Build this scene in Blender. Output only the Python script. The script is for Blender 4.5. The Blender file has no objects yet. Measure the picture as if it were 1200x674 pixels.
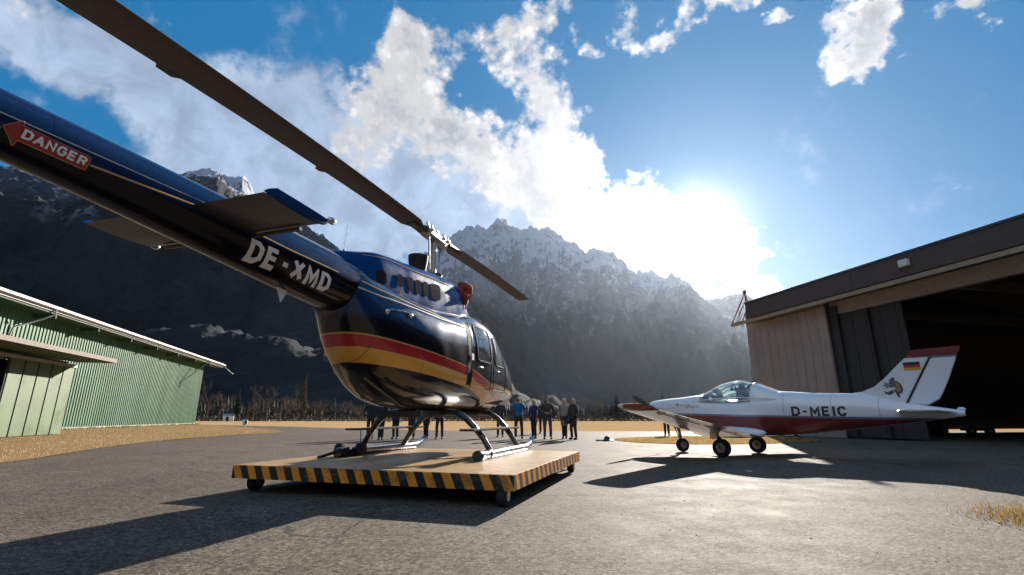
import bpy, bmesh, math, random
import numpy as np
from mathutils import Vector, Matrix, noise as mnoise
R = math.radians
random.seed(7); rng = np.random.default_rng(7)
scene = bpy.context.scene
COL = scene.collection

# ------------------------------------------------------------------ camera
FPX, HZ, CAMH = 570.0, 488.5, 0.88
PITCH = math.atan((HZ - 337) / FPX)
cd = bpy.data.cameras.new('camera'); cam = bpy.data.objects.new('camera', cd); COL.objects.link(cam)
cd.sensor_width = 36; cd.lens = FPX / 1200 * 36; cd.clip_start = 0.05; cd.clip_end = 60000
cam.location = (0, 0, CAMH); cam.rotation_euler = (math.pi / 2 + PITCH, 0, 0)
scene.camera = cam

def azel(u, v):
    """compass bearing and elevation (degrees) of a sight line measured on the photograph"""
    x = (u - 600) / FPX; b = (337 - v) / FPX
    y = math.cos(PITCH) - b * math.sin(PITCH); z = math.sin(PITCH) + b * math.cos(PITCH)
    return math.degrees(math.atan2(x, y)), math.degrees(math.atan2(z, math.hypot(x, y)))

SUN_AZ, SUN_EL = 22.3, 20.5

# ------------------------------------------------------------------ object helpers
def tag(o, label=None, cat=None, group=None, kind=None):
    if label: o['label'] = label
    if cat: o['category'] = cat
    if group: o['group'] = group
    if kind: o['kind'] = kind
    return o

def empty(name, loc, rz=0.0, label=None, cat=None, group=None):
    o = bpy.data.objects.new(name, None); COL.objects.link(o)
    o.location = loc; o.rotation_euler = (0, 0, rz); o.empty_display_size = .2
    return tag(o, label, cat, group)

class MB:
    """collects geometry for ONE mesh object"""
    def __init__(s): s.v = []; s.f = []
    def add(s, vs, fs):
        k = len(s.v); s.v += [tuple(p) for p in vs]; s.f += [tuple(i + k for i in f) for f in fs]; return s
    def box(s, c, d, rz=0, M=None):
        x, y, z = d[0] / 2, d[1] / 2, d[2] / 2
        vs = [Vector((i * x, j * y, k * z)) for k in (-1, 1) for j in (-1, 1) for i in (-1, 1)]
        m = M if M is not None else Matrix.Rotation(rz, 3, 'Z')
        vs = [m @ p + Vector(c) for p in vs]
        return s.add(vs, [(0, 2, 3, 1), (4, 5, 7, 6), (0, 1, 5, 4), (2, 6, 7, 3), (0, 4, 6, 2), (1, 3, 7, 5)])
    def b2(s, lo, hi):
        return s.box([(a + b) / 2 for a, b in zip(lo, hi)], [abs(b - a) for a, b in zip(lo, hi)])
    def tube(s, pts, r, n=10, caps=True, squash=None):
        pts = [Vector(p) for p in pts]; N = len(pts)
        rs = list(r) if hasattr(r, '__len__') else [r] * N
        vs = []; up = None
        for i, p in enumerate(pts):
            t = (pts[min(i + 1, N - 1)] - pts[max(i - 1, 0)]).normalized()
            if up is None:
                up = Vector((0, 0, 1)) if abs(t.z) < .9 else Vector((1, 0, 0))
            a = t.cross(up).normalized(); b = a.cross(t).normalized(); up = b
            for k in range(n):
                th = 2 * math.pi * k / n
                vs.append(p + rs[i] * (math.cos(th) * a + math.sin(th) * b * (squash or 1)))
        fs = [(i * n + k, i * n + (k + 1) % n, (i + 1) * n + (k + 1) % n, (i + 1) * n + k) for i in range(N - 1) for k in range(n)]
        if caps: fs += [tuple(range(n))[::-1], tuple((N - 1) * n + k for k in range(n))]
        return s.add(vs, fs)
    def lathe(s, prof, n=20, axis='Z', c=(0, 0, 0)):
        vs = []
        for r, h in prof:
            for k in range(n):
                t = 2 * math.pi * k / n
                p = (r * math.cos(t), r * math.sin(t), h)
                if axis == 'X': p = (h, p[0], p[1])
                if axis == 'Y': p = (p[0], h, p[1])
                vs.append(Vector(p) + Vector(c))
        m = len(prof)
        fs = [(i * n + k, i * n + (k + 1) % n, (i + 1) * n + (k + 1) % n, (i + 1) * n + k) for i in range(m - 1) for k in range(n)]
        fs += [tuple(range(n))[::-1], tuple((m - 1) * n + k for k in range(n))]
        return s.add(vs, fs)
    def ball(s, c, r, nu=12, nv=8):
        r = r if hasattr(r, '__len__') else (r, r, r)
        vs = []
        for i in range(nv + 1):
            ph = math.pi * (i / nv - .5)
            for k in range(nu):
                t = 2 * math.pi * k / nu
                vs.append((c[0] + r[0] * math.cos(ph) * math.cos(t), c[1] + r[1] * math.cos(ph) * math.sin(t), c[2] + r[2] * math.sin(ph)))
        fs = [(i * nu + k, i * nu + (k + 1) % nu, (i + 1) * nu + (k + 1) % nu, (i + 1) * nu + k) for i in range(nv) for k in range(nu)]
        return s.add(vs, fs)
    def build(s, name, mat, parent=None, smooth=False, bevel=0, merge=True, recalc=True, angle=40):
        me = bpy.data.meshes.new(name); me.from_pydata(s.v, [], s.f)
        bm = bmesh.new(); bm.from_mesh(me)
        if merge: bmesh.ops.remove_doubles(bm, verts=bm.verts, dist=1e-5)
        if recalc: bmesh.ops.recalc_face_normals(bm, faces=bm.faces)
        if bevel:
            es = [e for e in bm.edges if len(e.link_faces) == 2 and e.calc_face_angle(0) > .6]
            try: bmesh.ops.bevel(bm, geom=es, offset=bevel, segments=2, affect='EDGES', clamp_overlap=True)
            except Exception: pass
        if smooth:
            for f in bm.faces: f.smooth = True
            for e in bm.edges:
                if len(e.link_faces) == 2 and e.calc_face_angle(0) > R(angle): e.smooth = False
        bm.to_mesh(me); bm.free()
        return link(name, me, mat, parent)

def link(name, me, mat, parent=None):
    me.name = name
    if mat is not None:
        me.materials.clear()
        for m in (mat if isinstance(mat, (list, tuple)) else [mat]): me.materials.append(m)
    o = bpy.data.objects.new(name, me); COL.objects.link(o)
    if parent is not None: o.parent = parent
    return o

def np_mesh(name, verts, faces, mat, parent=None, smooth=True):
    """verts (N,3), faces (M,k) of one size"""
    verts = np.asarray(verts, np.float32); faces = np.asarray(faces, np.int32)
    me = bpy.data.meshes.new(name); k = faces.shape[1]
    me.vertices.add(len(verts)); me.vertices.foreach_set('co', verts.ravel())
    me.loops.add(faces.size); me.loops.foreach_set('vertex_index', faces.ravel())
    me.polygons.add(len(faces)); me.polygons.foreach_set('loop_start', np.arange(0, faces.size, k, dtype=np.int32))
    me.polygons.foreach_set('use_smooth', np.full(len(faces), smooth, bool))
    me.update(calc_edges=True); me.validate()
    return link(name, me, mat, parent)

def copy_tree(o, parent=None):
    c = o.copy(); COL.objects.link(c)
    if parent is not None: c.parent = parent
    for ch in [x for x in bpy.data.objects if x.parent == o]: copy_tree(ch, c)
    return c

def sheet(name, pts, z, mat, parent=None):
    me = bpy.data.meshes.new(name); me.from_pydata([(p[0], p[1], z) for p in pts], [], [tuple(range(len(pts)))])
    bm = bmesh.new(); bm.from_mesh(me); bmesh.ops.triangulate(bm, faces=bm.faces)
    bmesh.ops.recalc_face_normals(bm, faces=bm.faces)
    for f in bm.faces:
        if f.normal.z < 0: f.normal_flip()
    bm.to_mesh(me); bm.free()
    return link(name, me, mat, parent)

# ------------------------------------------------------------------ shader helpers
class NT:
    def __init__(s, tree): s.t = tree; s.n = tree.nodes; s.l = tree.links
    def node(s, typ, **kw):
        nd = s.n.new(typ)
        for k, v in kw.items(): setattr(nd, k, v)
        return nd
    def plug(s, sock, val):
        if isinstance(val, bpy.types.NodeSocket): s.l.new(val, sock)
        elif val is not None:
            if sock.type == 'RGBA' and len(val) == 3: val = (*val, 1)
            sock.default_value = val
    def m(s, op, a, b=None, c=None, clamp=False):
        nd = s.node('ShaderNodeMath', operation=op, use_clamp=clamp)
        for i, x in enumerate((a, b, c)):
            if x is not None: s.plug(nd.inputs[i], x)
        return nd.outputs[0]
    def vm(s, op, a, b=None, scale=None):
        nd = s.node('ShaderNodeVectorMath', operation=op)
        s.plug(nd.inputs[0], a)
        if b is not None: s.plug(nd.inputs[1], b)
        if scale is not None: s.plug(nd.inputs['Scale'], scale)
        return nd.outputs['Value'] if op in ('LENGTH', 'DOT_PRODUCT', 'DISTANCE') else nd.outputs[0]
    def mix(s, f, a, b, blend='MIX'):
        nd = s.node('ShaderNodeMix', data_type='RGBA', blend_type=blend, clamp_factor=True)
        s.plug(nd.inputs[0], f); s.plug(nd.inputs[6], a); s.plug(nd.inputs[7], b)
        return nd.outputs[2]
    def mixf(s, f, a, b):
        nd = s.node('ShaderNodeMix', data_type='FLOAT', clamp_factor=True)
        s.plug(nd.inputs[0], f); s.plug(nd.inputs[2], a); s.plug(nd.inputs[3], b)
        return nd.outputs[0]
    def ramp(s, x, lo, hi, a=0., b=1., smooth=True):
        nd = s.node('ShaderNodeMapRange', interpolation_type='SMOOTHSTEP' if smooth else 'LINEAR', clamp=True)
        s.plug(nd.inputs[0], x)
        for i, q in enumerate((lo, hi, a, b)): s.plug(nd.inputs[1 + i], q)
        return nd.outputs[0]
    def noise(s, vec, scale, detail=4., rough=.55, dist=0., typ=None, out=0):
        nd = s.node('ShaderNodeTexNoise')
        if typ: nd.noise_type = typ
        if vec is not None: s.plug(nd.inputs['Vector'], vec)
        s.plug(nd.inputs['Scale'], scale); s.plug(nd.inputs['Detail'], detail); s.plug(nd.inputs['Roughness'], rough); s.plug(nd.inputs['Distortion'], dist)
        return nd.outputs[out]
    def voro(s, vec, scale, feature='F1', out='Distance', detail=0., rand=1.):
        nd = s.node('ShaderNodeTexVoronoi', feature=feature)
        if vec is not None: s.plug(nd.inputs['Vector'], vec)
        s.plug(nd.inputs['Scale'], scale); s.plug(nd.inputs['Randomness'], rand)
        if 'Detail' in nd.inputs: s.plug(nd.inputs['Detail'], detail)
        return nd.outputs[out]
    def xyz(s, v):
        nd = s.node('ShaderNodeSeparateXYZ'); s.plug(nd.inputs[0], v); return nd.outputs[0], nd.outputs[1], nd.outputs[2]
    def comb(s, x, y, z=0.):
        nd = s.node('ShaderNodeCombineXYZ')
        for i, q in enumerate((x, y, z)): s.plug(nd.inputs[i], q)
        return nd.outputs[0]
    def band(s, x, lo, hi):
        return s.m('MULTIPLY', s.m('GREATER_THAN', x, lo), s.m('LESS_THAN', x, hi))

def newmat(name):
    m = bpy.data.materials.new(name); m.use_nodes = True
    t = NT(m.node_tree); b = m.node_tree.nodes['Principled BSDF']
    return m, t, b

def setp(t, b, **kw):
    names = dict(col='Base Color', rough='Roughness', metal='Metallic', spec='Specular IOR Level', ior='IOR', coat='Coat Weight', coatrough='Coat Roughness',
                 trans='Transmission Weight', alpha='Alpha', normal='Normal', coation='Coat IOR', sheen='Sheen Weight', sub='Subsurface Weight')
    for k, v in kw.items(): t.plug(b.inputs[names[k]], v)

def bump(t, h, strength=.3, dist=.02, normal=None):
    nd = t.node('ShaderNodeBump'); t.plug(nd.inputs['Height'], h); nd.inputs['Strength'].default_value = strength; nd.inputs['Distance'].default_value = dist
    if normal is not None: t.plug(nd.inputs['Normal'], normal)
    return nd.outputs[0]

def objco(t): return t.node('ShaderNodeTexCoord').outputs['Object']

def simple(name, col, rough=.5, metal=0., var=.15, scale=6., bmp=0., spec=.5, coat=0., bscale=None):
    """a plain coloured material with mottled colour and gloss"""
    m, t, b = newmat(name); co = objco(t)
    n = t.noise(co, scale, 6, .6); n2 = t.noise(co, scale * 9, 3, .6)
    k = t.m('ADD', t.ramp(n, .25, .75, 1 - var, 1 + var, False), t.ramp(n2, .3, .7, -var * .4, var * .4, False))
    c = t.vm('SCALE', (*col,), scale=k)
    setp(t, b, col=c, rough=t.ramp(n, .3, .7, max(rough - .08, .02), min(rough + .1, 1), False), metal=metal, spec=spec, coat=coat)
    if bmp: setp(t, b, normal=bump(t, t.noise(co, bscale or scale * 12, 4, .6), bmp, .01))
    return m
# ================================================================== WORLD: Nishita sky with broken cloud, daylight
world = bpy.data.worlds.new('World'); scene.world = world; world.use_nodes = True
def build_world():
    t = NT(world.node_tree); t.n.clear()
    out = t.node('ShaderNodeOutputWorld'); bg = t.node('ShaderNodeBackground')
    STR = 0.08
    bg.inputs[1].default_value = STR
    sky = t.node('ShaderNodeTexSky', sky_type='NISHITA', sun_disc=False)
    sky.sun_elevation = R(SUN_EL); sky.sun_rotation = R(SUN_AZ); sky.altitude = 600; sky.air_density = 1.0; sky.dust_density = .4; sky.ozone_density = 2.5
    d = t.node('ShaderNodeTexCoord').outputs['Generated']
    x, y, z = t.xyz(d)
    az = t.m('MULTIPLY', t.m('ARCTAN2', x, y), 180 / math.pi)
    el = t.m('MULTIPLY', t.m('ARCSINE', z), 180 / math.pi)
    q0 = t.comb(az, el, 0.)
    # ragged outlines: bend the bearings a little before the cloud masses are looked up
    w1 = t.noise(d, 9., 5, .6, out=1); w2 = t.noise(d, 30., 4, .6, out=1)
    wv = t.vm('ADD', t.vm('SCALE', t.vm('SUBTRACT', w1, (.5, .5, .5)), scale=9.), t.vm('SCALE', t.vm('SUBTRACT', w2, (.5, .5, .5)), scale=3.))
    q = t.vm('ADD', q0, t.vm('MULTIPLY', wv, (1, 1, 0)))
    def field(blobs):
        acc = None
        for (u, v, ru, rv, w) in blobs:
            a0, e0 = azel(u, v); a1, e1 = azel(u + ru, v); a2, e2 = azel(u, v - rv)
            ra = max(abs(a1 - a0), .3); re = max(abs(e2 - e0), .3)
            dd = t.vm('LENGTH', t.vm('MULTIPLY', t.vm('SUBTRACT', q, (a0, e0, 0)), (1 / ra, 1 / re, 0)))
            g = t.ramp(dd, 0., 1.6, w, 0.)
            acc = g if acc is None else t.m('ADD', acc, g)
        return acc
    # sharp white cumulus
    white = field(WHITE); grey = field(GREY)
    f1 = t.noise(d, 7., 9, .62); f2 = t.noise(d, 26., 8, .62, .3)
    puff = t.m('SUBTRACT', 1., t.voro(d, 34., detail=3.))
    fb = t.m('ADD', t.m('MULTIPLY', t.m('SUBTRACT', f1, .5), 1.1), t.m('MULTIPLY', t.m('SUBTRACT', f2, .5), 1.25))
    fb = t.m('ADD', fb, t.m('MULTIPLY', t.m('SUBTRACT', puff, .55), .35))
    dw = t.m('ADD', white, fb)
    aw = t.ramp(dw, .16, .72)
    soft = t.m('ADD', t.m('MULTIPLY', t.m('SUBTRACT', f1, .5), 1.5), t.m('MULTIPLY', t.m('SUBTRACT', f2, .5), .7))
    dg = t.m('ADD', grey, soft)
    ag = t.m('MULTIPLY', t.ramp(dg, .12, .80), .95)
    # light in the cloud: thin edges glow, thick middles stay grey; brighter towards the sun
    sd = (math.sin(R(SUN_AZ)) * math.cos(R(SUN_EL)), math.cos(R(SUN_AZ)) * math.cos(R(SUN_EL)), math.sin(R(SUN_EL)))
    ang = t.m('MULTIPLY', t.m('ARCCOSINE', t.m('MINIMUM', t.vm('DOT_PRODUCT', d, sd), 1.)), 180 / math.pi)
    near = t.m('EXPONENT', t.m('DIVIDE', ang, -9.))
    thick = t.ramp(t.m('ADD', dw, t.m('MULTIPLY', t.m('SUBTRACT', t.noise(d, 15., 6, .6), .5), 1.8)), .55, 1.45)
    shade = t.m('MULTIPLY', thick, t.ramp(near, .0, .4, .75, .05))
    cw = t.mix(shade, (1.0, 1.0, 1.02), (.42, .465, .54))
    cw = t.vm('SCALE', cw, scale=t.m('MULTIPLY', t.m('ADD', .87, t.m('MULTIPLY', near, 2.6)), t.ramp(t.m('ADD', f2, t.m('MULTIPLY', t.m('SUBTRACT', puff, .5), .5)), .3, .7, .74, 1.22, False)))
    gl = t.ramp(dg, .3, 1.3)
    cg = t.mix(gl, (.56, .67, .84), (.48, .62, .85))
    mott = t.ramp(t.noise(d, 13., 7, .6, .4), .3, .75, .84, 1.35)
    cg = t.vm('SCALE', cg, scale=t.m('MULTIPLY', mott, t.m('ADD', .80, t.m('MULTIPLY', near, 1.6))))
    # sky, made a little deeper away from the sun as in the photograph
    k = 1 / (STR * 2 ** EXPOSURE)
    sx, sy, sz = t.xyz(sky.outputs[0])
    sk = t.comb(*[t.m('MULTIPLY', t.m('POWER', t.m('MAXIMUM', q_, .001), .15), c_ * k) for q_, c_ in zip((sx, sy, sz), SKY_TINT)])
    cgk = t.vm('SCALE', cg, scale=k); cwk = t.vm('SCALE', cw, scale=k)
    c = t.mix(ag, sk, cgk)
    c = t.mix(aw, c, cwk)
    # bright cloud added in the unseen sky behind the camera to fill the shadows
    db = t.m('ADD', t.m('MULTIPLY', t.m('SUBTRACT', t.noise(d, 3.2, 8, .6), .5), 2.), t.m('MULTIPLY', t.m('SUBTRACT', f2, .5), .8))
    ab = t.m('MULTIPLY', t.ramp(db, -.12, .22), t.m('MULTIPLY', t.ramp(t.m('ABSOLUTE', az), 95., 140.), t.ramp(el, 2., 14.)))
    cbk = t.mix(t.ramp(db, .1, .6), (1.25, 1.22, 1.18), (.75, .78, .84))
    c = t.mix(ab, c, t.vm('SCALE', cbk, scale=k))
    # the bright air round the sun
    glow = t.m('ADD', t.m('MULTIPLY', t.m('EXPONENT', t.m('MULTIPLY', t.m('POWER', t.m('DIVIDE', ang, 3.6), 2.), -1.)), 1.3),
               t.m('MULTIPLY', t.m('EXPONENT', t.m('DIVIDE', ang, -6.)), .10))
    glow = t.m('MULTIPLY', glow, k)
    c = t.vm('ADD', c, t.vm('SCALE', (1., .97, .93), scale=glow))
    t.plug(bg.inputs[0], c); t.l.new(bg.outputs[0], out.inputs[0])
EXPOSURE = 1.9
SKY_TINT = (.010, .17, .375)
#        u,   v,  ru, rv, weight     (sight lines of the cloud masses)
WHITE = [(645, 140, 46, 60, 1.05), (612, 75, 46, 42, .75), (560, 180, 56, 42, .85), (655, 215, 50, 44, 1.0), (690, 190, 26, 24, .7), (630, 18, 44, 30, .75),
         (565, 40, 48, 28, .5), (455, 95, 60, 46, .72), (430, 140, 46, 40, .62), (500, 62, 56, 34, .6), (520, 165, 44, 40, .7), (480, 130, 54, 44, .7), (590, 225, 46, 36, .6), (420, 180, 40, 34, .45), (465, 45, 40, 26, .4),
         (750, 265, 100, 52, 1.05), (850, 296, 56, 34, .8), (700, 262, 70, 44, .9), (640, 245, 40, 26, .6), (905, 324, 30, 10, .6), (800, 305, 90, 24, .6),
         (735, 30, 20, 26, .75), (776, 44, 34, 18, .8), (840, 2, 60, 22, .9), (905, 22, 18, 18, .8), (1008, 40, 52, 52, .95), (1015, 4, 66, 28, .8), (990, 78, 34, 24, .7), (690, 45, 26, 14, .45),
         (1125, 6, 56, 24, .7), (1165, 2, 50, 16, .75), (-2, 66, 24, 22, .8), (165, 95, 26, 18, .45), (205, 20, 50, 26, .34), (60, 14, 70, 30, .46), (280, 92, 26, 14, .4)]
GREY = [(470, 235, 140, 70, 1.05), (560, 250, 100, 52, 1.1), (360, 190, 150, 80, .85), (255, 130, 120, 64, .62), (160, 85, 110, 54, .56), (60, 40, 110, 60, .66), (330, 100, 90, 50, .40), (400, 270, 120, 50, .8), (300, 250, 110, 50, .6),
        (625, 262, 60, 30, 1.0), (430, 170, 90, 60, .6), (300, 215, 110, 50, .6), (868, 338, 60, 16, 1.1), (830, 345, 50, 13, .9), (0, 180, 140, 60, .36), (640, 180, 40, 40, .3)]
build_world()
sl = bpy.data.lights.new('sun', 'SUN'); so = bpy.data.objects.new('sun', sl); COL.objects.link(so)
sl.energy = 3.7; sl.angle = R(.5); sl.color = (1.0, .92, .82)
so.rotation_euler = (R(90 - SUN_EL), 0, R(180 - SUN_AZ)); so.location = (30, 60, 60)

scene.view_settings.view_transform = 'Standard'; scene.view_settings.look = 'None'
scene.view_settings.exposure = EXPOSURE; scene.view_settings.gamma = 1.0
scene.cycles.use_denoising = True
try: scene.cycles.denoiser = 'OPENIMAGEDENOISE'
except Exception: pass
scene.cycles.max_bounces = 6; scene.cycles.diffuse_bounces = 3; scene.cycles.glossy_bounces = 4; scene.cycles.transmission_bounces = 6; scene.cycles.transparent_max_bounces = 12
scene.cycles.volume_bounces = 0; scene.cycles.caustics_reflective = False; scene.cycles.caustics_refractive = False; scene.cycles.sample_clamp_indirect = 6.

# ================================================================== MOUNTAINS
def crest_fn(pts):
    ae = [azel(u, v) for u, v in pts]
    return [a for a, e in ae], [math.tan(R(e)) for a, e in ae]

def pchip(xs, ys):
    xs = np.asarray(xs, float); ys = np.asarray(ys, float); h = np.diff(xs); d = np.diff(ys) / h
    m = np.zeros_like(ys); m[0], m[-1] = d[0], d[-1]
    for i in range(1, len(xs) - 1):
        if d[i - 1] * d[i] > 0:
            w1, w2 = 2 * h[i] + h[i - 1], h[i] + 2 * h[i - 1]
            m[i] = (w1 + w2) / (w1 / d[i - 1] + w2 / d[i])
    def f(x):
        x = np.clip(np.asarray(x, float), xs[0], xs[-1]); i = np.clip(np.searchsorted(xs, x) - 1, 0, len(xs) - 2)
        t = (x - xs[i]) / h[i]
        return (ys[i] * (1 + 2 * t) * (1 - t) ** 2 + h[i] * m[i] * t * (1 - t) ** 2 + ys[i + 1] * t * t * (3 - 2 * t) + h[i] * m[i + 1] * t * t * (t - 1))
    return f

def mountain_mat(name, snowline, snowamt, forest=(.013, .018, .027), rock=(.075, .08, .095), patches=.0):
    m, t, b = newmat(name)
    g = t.node('ShaderNodeNewGeometry'); pos = g.outputs['Position']; nx, ny, nz = t.xyz(g.outputs['Normal']); px, py, pz = t.xyz(pos)
    n1 = t.noise(pos, .0022, 8, .62); n2 = t.noise(pos, .014, 8, .68); n3 = t.noise(pos, .06, 5, .65)
    alt = t.m('ADD', pz, t.m('MULTIPLY', t.m('SUBTRACT', n1, .5), 420.)); alt = t.m('ADD', alt, t.m('MULTIPLY', t.m('SUBTRACT', n2, .5), 300.))
    treeline = t.ramp(alt, snowline * .66, snowline * .98)
    gul = t.noise(t.vm('MULTIPLY', pos, (1, 1, .22)), .008, 6, .6, .5); fk = t.m('MULTIPLY', t.ramp(n3, .3, .7, .78, 1.25, False), t.ramp(gul, .35, .65, .55, 1.35))
    fcol = t.vm('SCALE', t.mix(t.ramp(n2, .35, .65), forest, (forest[0] * 1.9, forest[1] * 1.45, forest[2] * 1.2)), scale=fk)
    fcol = t.mix(t.ramp(pz, 380., 850.), t.vm('SCALE', (.012, .016, .021), scale=fk), fcol)
    rcol = t.vm('SCALE', t.mix(n2, rock, (rock[0] * .45, rock[1] * .45, rock[2] * .5)), scale=t.ramp(n3, .3, .7, .6, 1.3, False))
    c = t.mix(treeline, fcol, rcol)
    cover = t.m('ADD', t.ramp(alt, snowline * .8, snowline * 1.25, 0, .62), t.m('MULTIPLY', t.m('SUBTRACT', nz, .62), 1.1))
    streak = t.noise(t.vm('MULTIPLY', pos, (1, 1, .35)), .02, 9, .72)
    cover = t.m('ADD', cover, t.m('MULTIPLY', t.m('SUBTRACT', streak, .5), 2.6))
    sn = t.m('MULTIPLY', t.ramp(cover, .42, .62), t.ramp(alt, snowline * .72, snowline * .95))
    sn = t.m('MULTIPLY', sn, snowamt)
    dust_sheen = t.m('MULTIPLY', t.ramp(streak, .5, .72), t.m('MULTIPLY', t.m('MULTIPLY', t.ramp(alt, snowline * .3, snowline * .75), t.ramp(pz, 180., 400.)), .85)); sn = t.m('MAXIMUM', sn, t.m('MULTIPLY', dust_sheen, t.ramp(n3, .38, .58)))
    if patches:
        pt = t.noise(t.vm('MULTIPLY', pos, (1, 1, 2.2)), .0065, 7, .6)
        sn = t.m('MAXIMUM', sn, t.m('MULTIPLY', t.ramp(t.m('ADD', pt, t.m('MULTIPLY', t.m('SUBTRACT', n3, .5), .35)), .70, .78), t.m('MULTIPLY', t.ramp(pz, 90., 260.), t.m('MULTIPLY', t.ramp(t.m('DIVIDE', px, py), -.28, -.42), patches))))
    c = t.mix(sn, c, (.62, .65, .72))
    setp(t, b, col=c, rough=.95, spec=.15, normal=bump(t, t.m('ADD', n3, t.m('MULTIPLY', n2, 2.)), .5, 25.))
    return m

def mountain(name, pts, dist, r0, a0, a1, da, rows, amp, mat, seed, foot=-2., power=1.25, r1=None, jag=.16):
    xs, ys = crest_fn(pts); f = pchip(xs, ys)
    azs = np.arange(a0, a1 + da * .5, da); r1 = r1 or dist * 1.35
    tt = np.linspace(0, 1, rows) ** 1.15
    rs = r0 + (r1 - r0) * tt
    A, RR = np.meshgrid(azs, rs)
    X = RR * np.sin(np.radians(A)); Y = RR * np.cos(np.radians(A))
    s = np.clip((RR - r0) / (dist - r0), 0, 1)
    crest = f(A) * dist
    back = np.clip((RR - dist) / (r1 - dist), 0, 1)
    Z = crest * (s ** power) * (1 - .75 * back)
    n = np.empty_like(Z); fine = np.empty_like(Z)
    for i in range(Z.shape[0]):
        for j in range(Z.shape[1]):
            p = Vector((X[i, j] * .0014 + seed, Y[i, j] * .0014, seed * .37))
            n[i, j] = mnoise.ridged_multi_fractal(p, .9, 2.1, 6, 1.0, 2.0)
            fine[i, j] = mnoise.fractal(p * 9., .8, 2.2, 4)
    n = (n - n.mean()) / n.std()
    env = np.sin(np.pi * np.clip(s, 0, 1) ** .8) * .9 + .07
    env = np.where(back > 0, .25, env)
    Z = foot + Z + amp * n * env * np.clip(crest / 400., .08, 1.2) + fine * amp * jag * np.clip(s * 2, 0, 1) * np.clip(crest / 350., .08, 1)
    Z = np.where(s <= 0, foot, Z); Z[0] = foot
    V = np.stack([X, Y, Z], -1).reshape(-1, 3)
    nr, nc = Z.shape
    idx = np.arange(nr * nc).reshape(nr, nc)
    F = np.stack([idx[:-1, :-1], idx[:-1, 1:], idx[1:, 1:], idx[1:, :-1]], -1).reshape(-1, 4)
    return tag(np_mesh(name, V, F, mat, smooth=True), kind='structure')

LEFT_CREST = [(-420, 330), (-250, 250), (-120, 205), (-40, 195), (10, 201), (45, 212), (95, 217), (150, 212), (200, 206), (222, 197), (245, 194), (268, 196), (285, 207), (305, 226), (332, 246), (360, 262), (385, 283), (402, 298),
              (430, 322), (470, 345), (520, 352), (560, 360), (590, 385), (620, 418), (650, 446), (690, 468), (740, 480), (800, 486), (900, 487)]
MID_CREST = [(330, 420), (400, 380), (450, 330), (490, 303), (515, 288), (540, 270), (556, 261), (571, 264), (585, 258), (602, 266), (625, 268), (650, 272), (664, 280), (682, 292), (700, 294), (722, 298), (738, 314), (755, 322), (782, 325), (802, 330), (816, 345), (850, 372), (900, 400), (980, 440), (1060, 470)]
FAR_CREST = [(700, 400), (760, 372), (815, 352), (843, 347), (868, 342), (890, 352), (930, 362), (1000, 350), (1080, 360), (1200, 370), (1350, 400)]
mountain('left_mountain', LEFT_CREST, 2300, 420, -62, 27, .16, 100, 52, mountain_mat('left_slope', 780, .7, patches=.26), 3.1, jag=.85)
mountain('middle_mountain', MID_CREST, 4200, 1500, -25, 40, .14, 90, 95, mountain_mat('middle_slope', 950, .55, rock=(.25, .26, .285), forest=(.165, .17, .185)), 11.7, jag=.6)  # pale forest and rock colours stand in for the haze before them
mountain('far_mountain', FAR_CREST, 6300, 3200, 4, 64, .35, 40, 70, mountain_mat('far_slope', 1500, .5), 23.3)
# the other side of the valley, behind the camera: only seen mirrored in paint and glass
def ring_mountain():
    azs = np.arange(62, 300, 1.2); rs = np.array([700, 1000, 1500, 2000, 2600, 3300.])
    hs = np.array([-2, 90, 270, 430, 560, 300.])
    V = []
    for r_, h_ in zip(rs, hs):
        for a in azs:
            k = .75 + .5 * mnoise.fractal(Vector((a * .06, r_ * .002, 4.)), .8, 2.1, 5) + .12 * math.sin(a * .09)
            edge = min(1, (a - 60) / 10, (302 - a) / 10)
            V.append((r_ * math.sin(R(a)), r_ * math.cos(R(a)), -2 + (h_ + 2) * max(k, .2) * edge))
    nc = len(azs); idx = np.arange(len(V)).reshape(len(rs), nc)
    F = np.stack([idx[:-1, :-1], idx[:-1, 1:], idx[1:, 1:], idx[1:, :-1]], -1).reshape(-1, 4)
    tag(np_mesh('valley_mountain', V, F, bpy.data.materials['left_slope']), kind='structure')
ring_mountain()

# ================================================================== HAZE
def haze():
    m = bpy.data.materials.new('haze_air'); m.use_nodes = True; t = NT(m.node_tree); t.n.clear()
    out = t.node('ShaderNodeOutputMaterial'); pv = t.node('ShaderNodeVolumePrincipled')
    pv.inputs['Color'].default_value = (.72, .84, 1., 1); pv.inputs['Density'].default_value = HAZE; pv.inputs['Anisotropy'].default_value = .70
    t.l.new(pv.outputs[0], out.inputs['Volume'])
    tag(MB().b2((-12000, -12000, -6.), (12000, 12000, 1900)).build('haze', m), kind='stuff')
HAZE = 8e-6
haze()
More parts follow.
